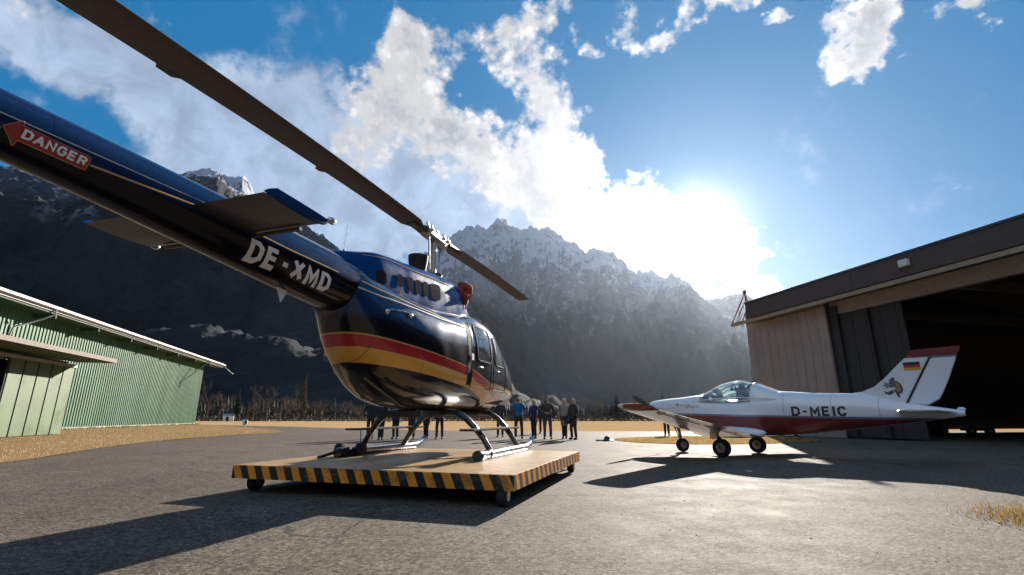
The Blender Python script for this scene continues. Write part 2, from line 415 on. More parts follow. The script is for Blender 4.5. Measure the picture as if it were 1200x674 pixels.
# ================================================================== GROUND
def asphalt_mat():
    m, t, b = newmat('weathered_asphalt'); co = objco(t)
    big = t.noise(co, .22, 5, .6); mid = t.noise(co, 1.7, 6, .65); fine = t.noise(co, 38., 4, .7)
    stone = t.voro(co, 42., out='Color'); sx, sy, sz = t.xyz(stone); sd = t.voro(co, 42.)
    stone2 = t.voro(co, 105., out='Color'); tx, ty, tz = t.xyz(stone2)
    k = t.ramp(big, .3, .7, .80, 1.15, False)
    k = t.m('MULTIPLY', k, t.ramp(mid, .3, .7, .86, 1.12, False))
    k = t.m('MULTIPLY', k, t.ramp(sx, 0., 1., .52, 1.5, False))
    k = t.m('MULTIPLY', k, t.ramp(tx, 0., 1., .58, 1.42, False))
    px, py, pz = t.xyz(co)
    # older, darker and coarser surface towards the green hangar
    old = t.ramp(t.m('ADD', t.m('ADD', px, t.m('MULTIPLY', py, -.05)), t.m('MULTIPLY', t.m('SUBTRACT', mid, .5), 2.2)), -.6, -4.6)
    col = t.mix(old, (.126, .104, .081), (.098, .080, .064))
    # light gravel stones lying in the surface, more of them on the old part
    grav = t.m('MULTIPLY', t.m('LESS_THAN', sd, .36), t.m('GREATER_THAN', sy, t.mixf(old, .93, .80)))
    grav = t.m('MULTIPLY', grav, t.ramp(t.noise(co, .9, 4, .6), .42, .62))
    col = t.vm('SCALE', col, scale=k)
    col = t.mix(grav, col, (.20, .185, .165))
    # cracks
    cr = t.voro(t.vm('ADD', co, t.vm('SCALE', t.noise(co, 1.2, 5, .6, out=1), scale=.9)), .28, 'DISTANCE_TO_EDGE')
    crack = t.m('MULTIPLY', t.m('LESS_THAN', cr, .0045), t.ramp(t.noise(co, .3, 2), .38, .5))
    col = t.mix(t.m('MULTIPLY', crack, .7), col, (.03, .03, .03))
    jl = t.m('ADD', t.m('MULTIPLY', px, .31), t.m('MULTIPLY', py, .95)); jl2 = t.m('SUBTRACT', t.m('MULTIPLY', px, .95), t.m('MULTIPLY', py, .31)); wob = t.m('MULTIPLY', t.m('SUBTRACT', t.noise(co, 2.5, 4, .7), .5), .06)
    jt = None
    for q_, per in ((jl, 6.1), (jl2, 7.7)):
        e_ = t.m('LESS_THAN', t.m('ABSOLUTE', t.m('SUBTRACT', t.m('FRACT', t.m('DIVIDE', t.m('ADD', q_, wob), per)), .42)), .0016); jt = e_ if jt is None else t.m('MAXIMUM', jt, e_)
    col = t.mix(t.m('MULTIPLY', jt, t.ramp(t.noise(co, .6, 4, .6), .38, .62, .08, .6)), col, (.035, .032, .03))
    # stains
    st = t.ramp(t.noise(co, .45, 7, .7), .56, .72, 0., .45)
    col = t.mix(st, col, (.07, .066, .06))
    tyre = t.m('MULTIPLY', t.m('LESS_THAN', t.m('ABSOLUTE', t.m('SUBTRACT', t.m('ABSOLUTE', t.m('SUBTRACT', t.m('ADD', px, t.m('MULTIPLY', py, .62)), 6.4)), .62)), .09), t.ramp(t.noise(co, 1.1, 6, .7), .45, .75, 0., .35))
    col = t.mix(tyre, col, (.045, .042, .04))
    h = t.m('ADD', t.m('MULTIPLY', sd, -.7), t.m('ADD', t.m('MULTIPLY', fine, .7), t.m('MULTIPLY', grav, .6)))
    setp(t, b, col=col, rough=t.ramp(mid, .3, .7, .74, .9, False), spec=.05, normal=bump(t, h, .32, .008))
    return m
def drygrass_mat(name, a, b_, scale=1.):
    m, t, b = newmat(name); co = objco(t)
    n = t.noise(co, .12 * scale, 6, .65); n2 = t.noise(co, 2.2 * scale, 5, .65); n3 = t.noise(co, 26. * scale, 3, .7)
    c = t.mix(t.ramp(t.m('ADD', n, t.m('MULTIPLY', t.m('SUBTRACT', n2, .5), .8)), .35, .68), a, b_)
    c = t.vm('SCALE', c, scale=t.ramp(n3, .25, .75, .6, 1.35, False))
    setp(t, b, col=c, rough=1., spec=.0, normal=bump(t, t.m('ADD', n3, n2), .18, .02))
    return m
MA = asphalt_mat()
MFIELD = drygrass_mat('dry_field', (.40, .255, .13), (.34, .225, .12))
MEARTH = drygrass_mat('grass_soil', (.24, .155, .078), (.185, .125, .062))
tag(sheet('ground', [(-9000, -9000), (9000, -9000), (9000, 9000), (-9000, 9000)], 0, MFIELD), kind='structure')
APRON = [(-9.0, -60), (-9.1, 4), (-9.67, 9.74), (-11.2, 13.2), (-12.6, 16.8), (-13.5, 21), (-13.6, 25.5), (-12.9, 29.3), (-15.5, 33.5), (-20.5, 40.5), (-30, 52), (-52, 76), (-60, 76), (-40, 60), (-24, 49.5),
         (-11.3, 38.3), (-4.5, 33.2), (0, 31.6), (6, 31.4), (13, 31), (60, 31), (60, -60)]
def smooth_poly(p, it=2):
    for _ in range(it):
        q = []
        for i in range(len(p)):
            a, b = p[i], p[(i + 1) % len(p)]
            if math.hypot(a[0] - b[0], a[1] - b[1]) > 30: q += [a, b]; continue
            q += [(a[0] * .75 + b[0] * .25, a[1] * .75 + b[1] * .25), (a[0] * .25 + b[0] * .75, a[1] * .25 + b[1] * .75)]
        p = q
    return p
tag(sheet('apron', smooth_poly(APRON), .010, MA), kind='structure')
ISLAND = [(3.75, 19.9), (4.3, 17.6), (5.6, 16.55), (7.6, 16.6), (9.4, 17.4), (11.6, 18.6), (12.0, 21.4), (10.4, 22.9), (7.7, 22.9), (5.2, 21.9)]
tag(sheet('grass_island', smooth_poly(ISLAND), .020, MEARTH), kind='structure')
LAWN = [(-9.05, -6), (-9.1, 4), (-9.67, 9.74), (-11.2, 13.2), (-12.6, 16.8), (-13.5, 21), (-13.6, 25.5), (-12.9, 29.3), (-15.5, 33.5), (-20.5, 40.5), (-30, 52), (-37, 60), (-38, 58), (-32, 36), (-22.5, 24.5), (-23, 10), (-24, -6)]
tag(sheet('lawn', smooth_poly(LAWN, 1), .020, MEARTH), kind='structure')

def blade_mat(name, cols):
    m, t, b = newmat(name)
    co = objco(t); x, y, z = t.xyz(co)
    n = t.noise(co, .7, 3, .6); n2 = t.voro(t.vm('MULTIPLY', co, (1, 1, .02)), 40., out='Color'); r_, g_, b2 = t.xyz(n2)
    c = t.mix(r_, cols[0], cols[1]); c = t.mix(t.m('MULTIPLY', g_, t.ramp(n, .35, .65)), c, cols[2])
    setp(t, b, col=c, rough=.85, spec=.15)
    tl = t.node('ShaderNodeBsdfTranslucent'); t.plug(tl.inputs[0], c); mx = t.node('ShaderNodeMixShader'); mx.inputs[0].default_value = .45
    out = [q for q in t.n if q.type == 'OUTPUT_MATERIAL'][0]; t.l.new(b.outputs[0], mx.inputs[1]); t.l.new(tl.outputs[0], mx.inputs[2]); t.l.new(mx.outputs[0], out.inputs[0])
    return m
def in_poly(P, pts):
    x, y = pts[:, 0], pts[:, 1]; ins = np.zeros(len(pts), bool); j = len(P) - 1
    for i in range(len(P)):
        xi, yi = P[i]; xj, yj = P[j]
        c = ((yi > y) != (yj > y)) & (x < (xj - xi) * (y - yi) / (yj - yi + 1e-12) + xi)
        ins ^= c; j = i
    return ins
def blades(pts, hmin, hmax, w, lean=.5, seg=2):
    n = len(pts); a = rng.uniform(0, 2 * math.pi, n); h = rng.uniform(hmin, hmax, n) ; ln = rng.uniform(.1, lean, n) * h; la = rng.uniform(0, 2 * math.pi, n)
    dx, dy = np.cos(a) * w / 2, np.sin(a) * w / 2
    z0 = np.zeros(n)
    b0 = np.stack([pts[:, 0] - dx, pts[:, 1] - dy, z0], -1); b1 = np.stack([pts[:, 0] + dx, pts[:, 1] + dy, z0], -1)
    mx, my = pts[:, 0] + np.cos(la) * ln * .35, pts[:, 1] + np.sin(la) * ln * .35
    m0 = np.stack([mx - dx * .7, my - dy * .7, h * .6], -1); m1 = np.stack([mx + dx * .7, my + dy * .7, h * .6], -1)
    tp = np.stack([pts[:, 0] + np.cos(la) * ln, pts[:, 1] + np.sin(la) * ln, h], -1)
    V = np.stack([b0, b1, m0, m1, tp], 1).reshape(-1, 3); k = np.arange(n)[:, None] * 5
    F = np.concatenate([k + [0, 1, 3], k + [0, 3, 2], k + [2, 3, 4]], 0)
    return V, F
MBL = blade_mat('dry_blade', ((.58, .41, .23), (.68, .50, .31), (.44, .32, .16)))
MBG = blade_mat('island_blade', ((.42, .28, .12), (.36, .25, .11), (.24, .20, .08)))
MTUFT = blade_mat('tuft_blade', ((.30, .19, .075), (.23, .16, .06), (.10, .105, .03)))
def scatter(poly, n, dens=None):
    P = np.array(poly); lo, hi = P.min(0), P.max(0)
    p = rng.uniform(lo, hi, (n, 2)); k = in_poly(poly, p)
    if dens is not None: k &= dens(p)
    return p[k]
pl = scatter(smooth_poly(LAWN, 1), 210000, lambda p: rng.uniform(size=len(p)) < np.clip(14. / (p[:, 1] + 3), .18, 1))
V, F = blades(pl[::2], .008, .032, .014, 1.6)
tag(np_mesh('dry_grass', V + [0, 0, .02], F, MBL, smooth=False), kind='stuff')
pi_ = scatter(smooth_poly(ISLAND), 30000)
V, F = blades(pi_, .015, .05, .02, 1.1)
tag(np_mesh('island_grass', V + [0, 0, .02], F, MBG, smooth=False), kind='stuff')
# taller weeds along the foot of the green hangar
pw = np.stack([rng.uniform(0, 37, 2600), rng.normal(.25, .22, 2600)], -1)
# tuft of dry grass by the camera, lower right
c0 = np.array([4.85, 4.42]); pt = c0 + np.stack([rng.normal(0, .30, 5200), rng.normal(0, .26, 5200)], -1) * (1 + .25 * np.sin(np.arange(5200))[:, None])
pt = pt[(pt[:, 0] > 4.0 + .15 * np.sin(pt[:, 1] * 14))]
V, F = blades(pt, .02, .105, .007, 1.3)
tag(np_mesh('grass_tuft', V + [0, 0, .01], F, MTUFT, smooth=False), kind='stuff')

# loose stones lying on the asphalt, too many to count
def pebbles():
    V = []; F = []
    n = 5200
    px = np.concatenate([rng.uniform(-8.6, -1.5, n * 2 // 3), rng.uniform(-3, 5.5, n // 3)]); py = np.concatenate([rng.uniform(1.9, 9., n * 2 // 3), rng.uniform(1.9, 9, n // 3)])
    base = np.array([(1, 0, 0), (.3, .95, 0), (-.8, .6, 0), (-.8, -.6, 0), (.3, -.95, 0), (0, 0, .8)], float)
    for i in range(len(px)):
        if mnoise.noise(Vector((px[i] * .9, py[i] * .9, 1.3))) < -.05: continue
        s = .003 + .007 * rng.uniform() ** 3; k = len(V) ; a = rng.uniform(0, 6.28)
        ca, sa = math.cos(a), math.sin(a)
        for q in base * (1 + rng.uniform(-.25, .25, (6, 3))):
            V.append((px[i] + s * (q[0] * ca - q[1] * sa), py[i] + s * (q[0] * sa + q[1] * ca), .010 + max(q[2], 0) * s * .9))
        for j in range(5): F.append((k + j, k + (j + 1) % 5, k + 5))
    tag(np_mesh('gravel', V, F, simple('pebble', (.26, .245, .22), .9, var=.5, scale=30), smooth=False), kind='stuff')
pebbles()

# ================================================================== GREEN HANGAR (left)
def corrugated_mat():
    m, t, b = newmat('green_sheet'); co = objco(t); x, y, z = t.xyz(co)
    n = t.noise(co, .5, 5, .6); n2 = t.noise(t.vm('MULTIPLY', co, (4, 1, .25)), 2., 5, .6)
    c = t.mix(t.ramp(t.m('ADD', n, t.m('MULTIPLY', t.m('SUBTRACT', n2, .5), .6)), .35, .7), (.050, .125, .062), (.068, .155, .082))
    # rain splash and rust near the foot of the sheets
    lap = t.m('LESS_THAN', t.m('ABSOLUTE', t.m('SUBTRACT', z, 3.7)), .02); c = t.mix(t.m('MULTIPLY', lap, .6), c, (.02, .05, .025))
    fade = t.noise(t.vm('MULTIPLY', co, (1.1, 1, .12)), .9, 4, .6); c = t.vm('SCALE', c, scale=t.ramp(fade, .3, .7, .78, 1.2, False))
    dirt = t.m('MULTIPLY', t.ramp(z, .55, .05), t.ramp(n2, .4, .65)); c = t.mix(t.m('MULTIPLY', dirt, .5), c, (.13, .10, .06))
    setp(t, b, col=c, rough=.55, spec=.35)
    return m
MG = corrugated_mat()
MDOOR = simple('pale_green_door', (.060, .098, .034), .5, var=.14, scale=1.2)
MDARK = simple('dark_gap', (.02, .02, .02), .8)
MWMET = simple('white_roof_edge', (.50, .48, .45), .35, metal=.0, var=.12, scale=2.)
MROOF = simple('roof_sheet', (.20, .19, .18), .6, var=.2)
MSTEEL = simple('grey_steel', (.30, .30, .29), .45, metal=.6, var=.2)
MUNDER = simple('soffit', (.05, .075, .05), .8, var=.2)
MCONC = simple('concrete_plinth', (.36, .33, .28), .9, var=.25, scale=4, bmp=.4)
gh = empty('green_hangar', (-37.64, 59.9, 0), math.atan2(-.966, .258), 'long green corrugated metal hangar with a pale roof edge on the dry lawn', 'hangar')
L, WZ = 66., 7.2
def corrugation(x0, x1, zlo, zhi, pitch, depth, y0, facing=1):
    """trapezoid sheet profile"""
    mb = MB(); xs = []; x = x0
    while x < x1 - 1e-6:
        for fx, fy in ((0, 0), (.35, 0), (.5, 1), (.85, 1)):
            xs.append((x + fx * pitch, y0 + fy * depth * facing))
        x += pitch
    xs.append((x1, y0))
    vs = [(a, b_, z) for a, b_ in xs for z in (zlo, zhi)]
    return mb.add(vs, [(2 * i, 2 * i + 2, 2 * i + 3, 2 * i + 1) for i in range(len(xs) - 1)])
corrugation(0, L, .18, WZ, .33, .05, 0).build('wall', MG, gh, merge=False)
mb = MB(); mb.b2((0, -14, .18), (.1, -.01, 7.0)); mb.b2((.1, -14, .18), (L, -13.9, 7.0)); mb.build('rear_wall', MG, gh)
MB().b2((-.05, -14, 0), (L, .12, .18)).build('plinth', MCONC, gh)
# roof: low pitch, overhanging the long wall and the gable
rf = MB(); y0, y1, ze, zr = 1.2, -14.8, 7.42, 9.3
rf.add([(-3.3, y0, ze), (L, y0, ze), (L, -6.8, zr), (-3.3, -6.8, zr), (-3.3, y1, ze), (L, y1, ze)], [(0, 1, 2, 3), (3, 2, 5, 4)])
rf.add([(-3.3, y0, ze - .12), (L, y0, ze - .12), (L, -6.8, zr - .12), (-3.3, -6.8, zr - .12), (-3.3, y1, ze - .12), (L, y1, ze - .12)], [(3, 2, 1, 0), (4, 5, 2, 3)])
rf.add([(-3.3, y0, ze), (-3.3, -6.8, zr), (-3.3, y1, ze), (-3.3, y0, ze - .12), (-3.3, -6.8, zr - .12), (-3.3, y1, ze - .12)], [(0, 1, 4, 3), (1, 2, 5, 4)])
roof = rf.build('roof', MROOF, gh, recalc=False)
MB().b2((-3.35, 1.2, 7.14), (L, 1.26, 7.5)).build('fascia', MWMET, roof)
mb = MB(); mb.tube([(-3.6, 1.36, 7.30), (L, 1.36, 7.34)], .085, 10); mb.build('gutter', simple('zinc', (.40, .40, .40), .35, .7), roof, smooth=True)
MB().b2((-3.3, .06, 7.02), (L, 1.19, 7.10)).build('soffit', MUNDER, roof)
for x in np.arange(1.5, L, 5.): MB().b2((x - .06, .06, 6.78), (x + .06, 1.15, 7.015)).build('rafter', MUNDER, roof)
# rain pipes
for x, xe in ((32.0, 33.2), (3.0, 6.8)):
    tb = MB(); tb.tube([(x, 1.36, 7.25), (x, 1.34, 6.95), (x + .25, .95, 6.62), (xe, .14, 5.9 if x > 10 else 4.4), (xe + .1, .12, 5.4 if x > 10 else 3.9)], .055, 8); tb.build('rain_pipe', MWMET if x > 10 else MG, gh, smooth=True)
mb = MB(); mb.tube([(-3.4, 1.3, 7.2), (-6.2, 1.3, 6.75), (-7.6, 1.3, 6.6)], .02, 6); mb.ball((-5.6, 1.3, 6.85), .09); mb.ball((-7.6, 1.3, 6.6), .09); mb.build('light_chain', MWMET, gh, smooth=True)
# annex with a canopy and sliding doors
ax = MB(); ax.b2((37.1, .06, 0.02), (37.25, 5.3, 3.3)); ax.b2((37.25, 5.2, 3.3), (62, 5.3, 3.62)); ax.b2((60, .06, .02), (60.2, 5.3, 3.3)); ax.build('annex_wall', MG, gh)
cp = MB(); cp.b2((36.6, .07, 3.75), (62.4, 7.05, 3.86)); can = cp.build('canopy', MROOF, gh)
MB().b2((36.55, 7.05, 3.68), (62.4, 7.11, 3.88)).build('canopy_edge', simple('canopy_edge_metal', (.13, .10, .07), .7, var=.25), can)
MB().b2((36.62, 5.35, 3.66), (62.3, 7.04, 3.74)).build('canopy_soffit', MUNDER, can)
for i in range(5):
    x0 = 36.95 + i * .955
    d_ = MB(); d_.b2((x0 + .03, 5.42, .04), (x0 + .90, 5.50, 3.34)); dp = d_.build('sliding_door', MDOOR, gh, bevel=.01)
    MB().b2((x0 + .902, 5.40, .04), (x0 + .98, 5.47, 3.34)).build('door_gap', MDARK, dp)
MB().b2((36.9, 5.36, 3.345), (60, 5.56, 3.5)).build('door_rail', MSTEEL, gh)
MB().b2((37.3, 5.0, .02), (59.9, 5.1, 3.3)).build('dark_interior', MDARK, gh)
pw_v, pw_f = blades(pw, .05, .24, .03, .6)
o = np_mesh('weeds', pw_v, pw_f, blade_mat('green_weed', ((.10, .12, .03), (.22, .19, .06), (.07, .10, .03))), smooth=False)
o.location = gh.location; o.rotation_euler = gh.rotation_euler; tag(o, kind='stuff')

# ================================================================== BROWN HANGAR (right)
MBR = simple('brown_cladding', (.36, .265, .215), .6, var=.2, scale=1.1)
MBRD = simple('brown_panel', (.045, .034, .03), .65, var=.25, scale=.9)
MFAS = simple('brown_fascia', (.095, .068, .058), .8, var=.18, scale=.8)
MRAIL = simple('rail_timber', (.36, .27, .17), .6, var=.25)
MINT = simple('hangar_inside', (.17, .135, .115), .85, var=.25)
MRED = simple('rusty_red_steel', (.26, .07, .045), .6, var=.3)
bh = empty('brown_hangar', (12.74, 26.12, 0), math.atan2(-.97, .242), 'big brown open fronted hangar standing behind the white and red aeroplane', 'hangar')
HL = 34.
def panel_wall(x0, x1, z0, z1, y0, y1, pitch, mat, name, parent):
    mb = MB(); x = x0
    while x < x1 - .01:
        xe = min(x + pitch, x1); mb.b2((x + .006, y0, z0), (xe - .006, y1, z1)); x = xe
    return mb.build(name, mat, parent, bevel=.006)
panel_wall(0, 5.0, 0.02, 5.66, 0, .12, .5, MBR, 'corner_wall', bh)
MB().b2((.02, .0, 5.665), (5.0, .3, 6.4)).build('wall_head', MINT, bh)
for k_ in range(3):
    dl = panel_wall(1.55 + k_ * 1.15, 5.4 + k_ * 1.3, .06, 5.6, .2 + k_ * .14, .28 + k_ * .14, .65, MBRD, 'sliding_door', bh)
f_ = panel_wall(.85, HL, 5.86, 6.66, -.62, -.52, 6.2, MFAS, 'fascia', bh)
MB().b2((.8, -.66, 6.66), (HL, -.5, 6.74)).build('fascia_cap', simple('dark_cap', (.10, .085, .08), .4, .3), bh)
MB().b2((-.40, -.60, 5.66), (HL, -.46, 5.82)).build('door_rail', MRAIL, bh)
MB().b2((.86, -.5, 5.84), (HL, -.01, 5.9)).build('soffit', MINT, bh)
# roof rises behind the fascia
rf = MB(); D = 30.
rf.add([(.86, -.5, 6.62), (HL, -.5, 6.62), (HL, D / 2, 8.2), (.0, D / 2, 8.2), (HL, D, 6.2), (.0, D, 6.2)], [(0, 1, 2, 3), (3, 2, 4, 5)])
rf.add([(.05, .32, 6.45), (HL, .32, 6.45), (HL, D / 2, 8.05), (.05, D / 2, 8.05), (HL, D, 6.05), (.05, D, 6.05)], [(0, 1, 2, 3), (3, 2, 4, 5)])
rf.build('roof', MROOF, bh, recalc=False)
ib = MB()
for x in np.arange(4, HL, 5.2): ib.b2((x, .35, 5.5), (x + .22, D - .3, 5.9))
ib.build('roof_beam', MINT, bh)
MB().b2((5.0, .32, 5.25), (HL, .6, 5.82)).build('lintel_beam', simple('lintel', (.34, .28, .24), .6, var=.2), bh)
# far gable wall: panels, a pedestrian door, and a tall sliding door that stops short of the ground
panel_wall(.0, .12, .02, 6.4, .32, 12.6, 12.4, MBR, 'gable_wall', bh)
gw = MB(); gw.b2((0.13, .5, .02), (.3, 12.4, 6.3)); gw.b2((0.13, 12.4, .19), (.3, D, 6.3)); gw.build('gable_lining', MINT, bh)
gp = MB()
for i in range(7): gp.b2((.30, 1.2 + i * 1.55, .05), (.36, 2.55 + i * 1.55, 4.6 + .1 * (i % 2)))
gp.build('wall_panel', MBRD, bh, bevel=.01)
gt = MB(); gt.add([(.06, .3, 6.6), (.06, D, 6.14), (.06, D / 2, 8.14), (.2, .3, 6.6), (.2, D, 6.14), (.2, D / 2, 8.14), (.06, .3, 6.2), (.06, D, 5.9), (.2, .3, 6.2), (.2, D, 5.9)], [(6, 7, 1, 2, 0), (3, 5, 4, 9, 8), (1, 4, 5, 2), (2, 5, 3, 0), (0, 3, 8, 6), (1, 7, 9, 4), (6, 8, 9, 7)]); gt.build('gable_top', MINT, bh)
rw = MB(); rw.b2((.3, D - .2, .02), (HL, D, 6.1)); rw.b2((HL - .2, .3, .02), (HL, D - .2, 8.2)); rw.build('rear_wall', MINT, bh)
# rail bracket on the corner: a small red lattice
bk = MB()
A_ = Vector((-.1, -.55, 7.25)); T = Vector((-1.45, -.55, 5.72))
bk.tube([A_, T], .03, 6); bk.tube([A_, (.0, -.55, 5.85)], .035, 6); bk.tube([(-.1, -.1, 5.85), A_], .025, 6); bk.tube([(-1.0, -.55, 5.8), (-.35, -.55, 6.62)], .02, 6); bk.tube([(-.5, -.55, 5.8), (-.08, -.55, 6.5)], .02, 6)
bk.tube([(-.75, -.55, 5.8), (-.68, -.55, 6.6)], .018, 6); bk.box((-.1, -.55, 7.3), (.13, .13, .16)); bk.tube([(-.1, -.55, 7.3), (-.1, -.55, 7.55)], .015, 6); bk.tube([(-.3, -.55, 7.42), (.25, -.55, 7.36)], .012, 6)
bk.v = [(a + .95, b, c) for a, b, c in bk.v]; bk.build('rail_bracket', MRED, bh)
fl = MB(); fl.box((8.3, -.72, 6.3), (.34, .16, .26)); fl.tube([(8.3, -.65, 6.3), (8.3, -.6, 6.5)], .03, 6)
fl.v = [(a + 1.0, b, c) for a, b, c in fl.v]; fl_o = fl.build('flood_light', simple('lamp_white', (.7, .68, .62), .4), bh, bevel=.02)
# ================================================================== TREES, FENCE, FAR THINGS
MBARK = simple('bare_twigs', (.07, .052, .04), .9, var=.35, scale=.7)
MBARK2 = simple('pale_twigs', (.10, .073, .05), .9, var=.3, scale=.7)
MTRUNK = simple('trunk_bark', (.05, .038, .03), .9, var=.3)
MCON = simple('conifer_green', (.022, .034, .02), .9, var=.5, scale=.8)
MCON2 = simple('larch_brown', (.085, .07, .03), .9, var=.45, scale=.8)
def bare_tree(h, spread, seed, mat, bushy=False):
    r = random.Random(seed); trunk = MB(); tw = MB()
    def branch(p, d, l, rad, depth):
        mb = trunk if depth == 0 else tw
        pts = [p]; q = Vector(p); dd = Vector(d)
        for i in range(3):
            dd = (dd + Vector((r.uniform(-.18, .18), r.uniform(-.18, .18), r.uniform(-.05, .12)))).normalized(); q = q + dd * l / 3; pts.append(q.copy())
        mb.tube(pts, [rad, rad * .85, rad * .68, rad * .5], 5 if depth < 2 else 3, caps=False)
        if depth >= 4: return
        n = (5 if depth == 0 else 4) + (1 if bushy else 0)
        for i in range(n):
            t = r.uniform(.35, 1.) if depth else r.uniform(.25 if bushy else .4, 1.)
            k = min(int(t * 3), 2); base = pts[k].lerp(pts[k + 1], t * 3 - k)
            a = r.uniform(0, 6.28); out = Vector((math.cos(a), math.sin(a), 0))
            nd = (dd * r.uniform(.45, .9) + out * spread * r.uniform(.6, 1.2) + Vector((0, 0, .25))).normalized()
            branch(base, nd, l * r.uniform(.48, .72), rad * .5, depth + 1)
    if bushy:
        for i in range(4):
            a = r.uniform(0, 6.28); branch(Vector((r.uniform(-.5, .5), r.uniform(-.5, .5), 0)), Vector((math.cos(a) * .35, math.sin(a) * .35, 1)).normalized(), h * .42, .09, 1)
        trunk.tube([(0, 0, 0), (0, 0, h * .2)], [.14, .08], 6)
    else: branch(Vector((0, 0, 0)), Vector((0, 0, 1)), h * .5, h * .022, 0)
    return trunk, tw
def conifer(h, w, seed, gap=.2):
    r = random.Random(seed); trunk = MB().tube([(0, 0, 0), (0, 0, h)], [h * .018, .02], 6); cr = MB()
    n = int(h * 34)
    for i in range(n):
        t = r.uniform(.08, 1.) ; z = h * t; L_ = w * (1 - t) ** .8 * r.uniform(.5, 1.1) + .12; a = r.uniform(0, 6.28)
        if r.random() < gap * .5: continue
        c, s = math.cos(a), math.sin(a); droop = L_ * r.uniform(.12, .4); ww = L_ * .28 + .1
        p0 = Vector((0, 0, z)); p1 = Vector((c * L_, s * L_, z - droop)); sd = Vector((-s, c, 0)) * ww
        mid = p0.lerp(p1, .55) + Vector((0, 0, .06 * L_))
        cr.add([p0, mid + sd, p1, mid - sd, mid + Vector((0, 0, -.22 * L_ - .1))], [(0, 1, 2), (0, 2, 3), (0, 4, 1), (4, 2, 1), (0, 3, 4), (4, 3, 2)])
    return trunk, cr
def make_tree(name, tk, cr, mt, mc):
    o = empty(name, (0, 0, 0)); tk.build('trunk', mt, o, merge=False, recalc=False); cr.build('crown', mc, o, merge=False, recalc=False); return o
TREES = {}
def plant(kind, u, D, hscale, label, rz, group, name, builder):
    first = kind not in TREES
    if first: TREES[kind] = builder()
    o = TREES[kind] if first else copy_tree(TREES[kind])
    a, _ = azel(u, HZ); o.location = (D * math.tan(R(a)), D, 0); o.rotation_euler = (0, 0, rz); o.scale = (hscale,) * 3
    tag(o, label, 'tree', group)
B1 = lambda: make_tree('bare_tree', *bare_tree(10, .75, 3, None), MTRUNK, MBARK)
B2 = lambda: make_tree('bare_tree', *bare_tree(10, .95, 8, None), MTRUNK, MBARK)
B3 = lambda: make_tree('bare_bush', *bare_tree(7, .8, 21, None, True), MTRUNK, MBARK2)
C1 = lambda: make_tree('spruce_tree', *conifer(14, 2.4, 5), MTRUNK, MCON)
C2 = lambda: make_tree('larch_tree', *conifer(12, 1.5, 9, .5), MTRUNK, MCON2)
GL = 'trees along the far edge of the field'
spec = [  # kind, u, D, scale, label
    ('b1', 243, 118, .92, 'bare brown tree just right of the green hangar corner'), ('b2', 262, 126, .80, 'bare grey brown tree behind the small white hut'),
    ('s', 277, 140, .62, 'dark spruce between the white hut and the thin brown larch'), ('l', 294, 122, .70, 'thin yellow brown larch left of the large round bare tree'),
    ('b2', 313, 118, 1.0, 'large round bare tree, the broadest between hangar and helicopter'), ('u', 303, 112, .85, 'low twiggy bush at the foot of the large round bare tree'),
    ('b1', 338, 128, .90, 'bare brown tree between the large round tree and the tall larch'), ('u', 331, 112, 1.05, 'pale twiggy bush left of the tall pointed larch'),
    ('l', 354, 120, .92, 'tall pointed larch sticking out above the bushes'), ('u', 352, 110, .98, 'pale round bush at the foot of the tall pointed larch'),
    ('u', 371, 113, 1.0, 'brown round bush right of the tall pointed larch'), ('u', 401, 112, .92, 'lone low bush left of the helicopter belly'),
    ('u', 421, 116, .72, 'smallest bare bush, next to the helicopter tail belly'), ('s', 228, 132, .55, 'dark spruce half hidden by the green hangar corner'),
    ('s', 640, 150, .62, 'hazy spruce behind the man in the brown coat'), ('b1', 668, 150, .75, 'hazy bare tree behind the two women in coats'),
    ('b2', 700, 160, .85, 'hazy bare tree left of the red wing tip'), ('s', 724, 170, .72, 'hazy spruce above the red wing tip'),
    ('b1', 752, 150, .8, 'hazy bare tree left of the propeller'), ('s', 778, 165, .66, 'hazy spruce above the aeroplane spinner'), ('b2', 806, 158, .8, 'hazy bare tree above the aeroplane nose'),
    ('s', 872, 160, .8, 'hazy spruce close to the brown hangar corner'), ('b1', 846, 150, .72, 'hazy bare tree behind the aeroplane canopy'), ('u', 615, 130, .8, 'hazy bush behind the man in the blue jacket')]
for i, (k, u, D, sc, lb) in enumerate(spec):
    plant(k, u, D, sc, lb, i * 1.7, GL, '', dict(b1=B1, b2=B2, u=B3, s=C1, l=C2)[k])
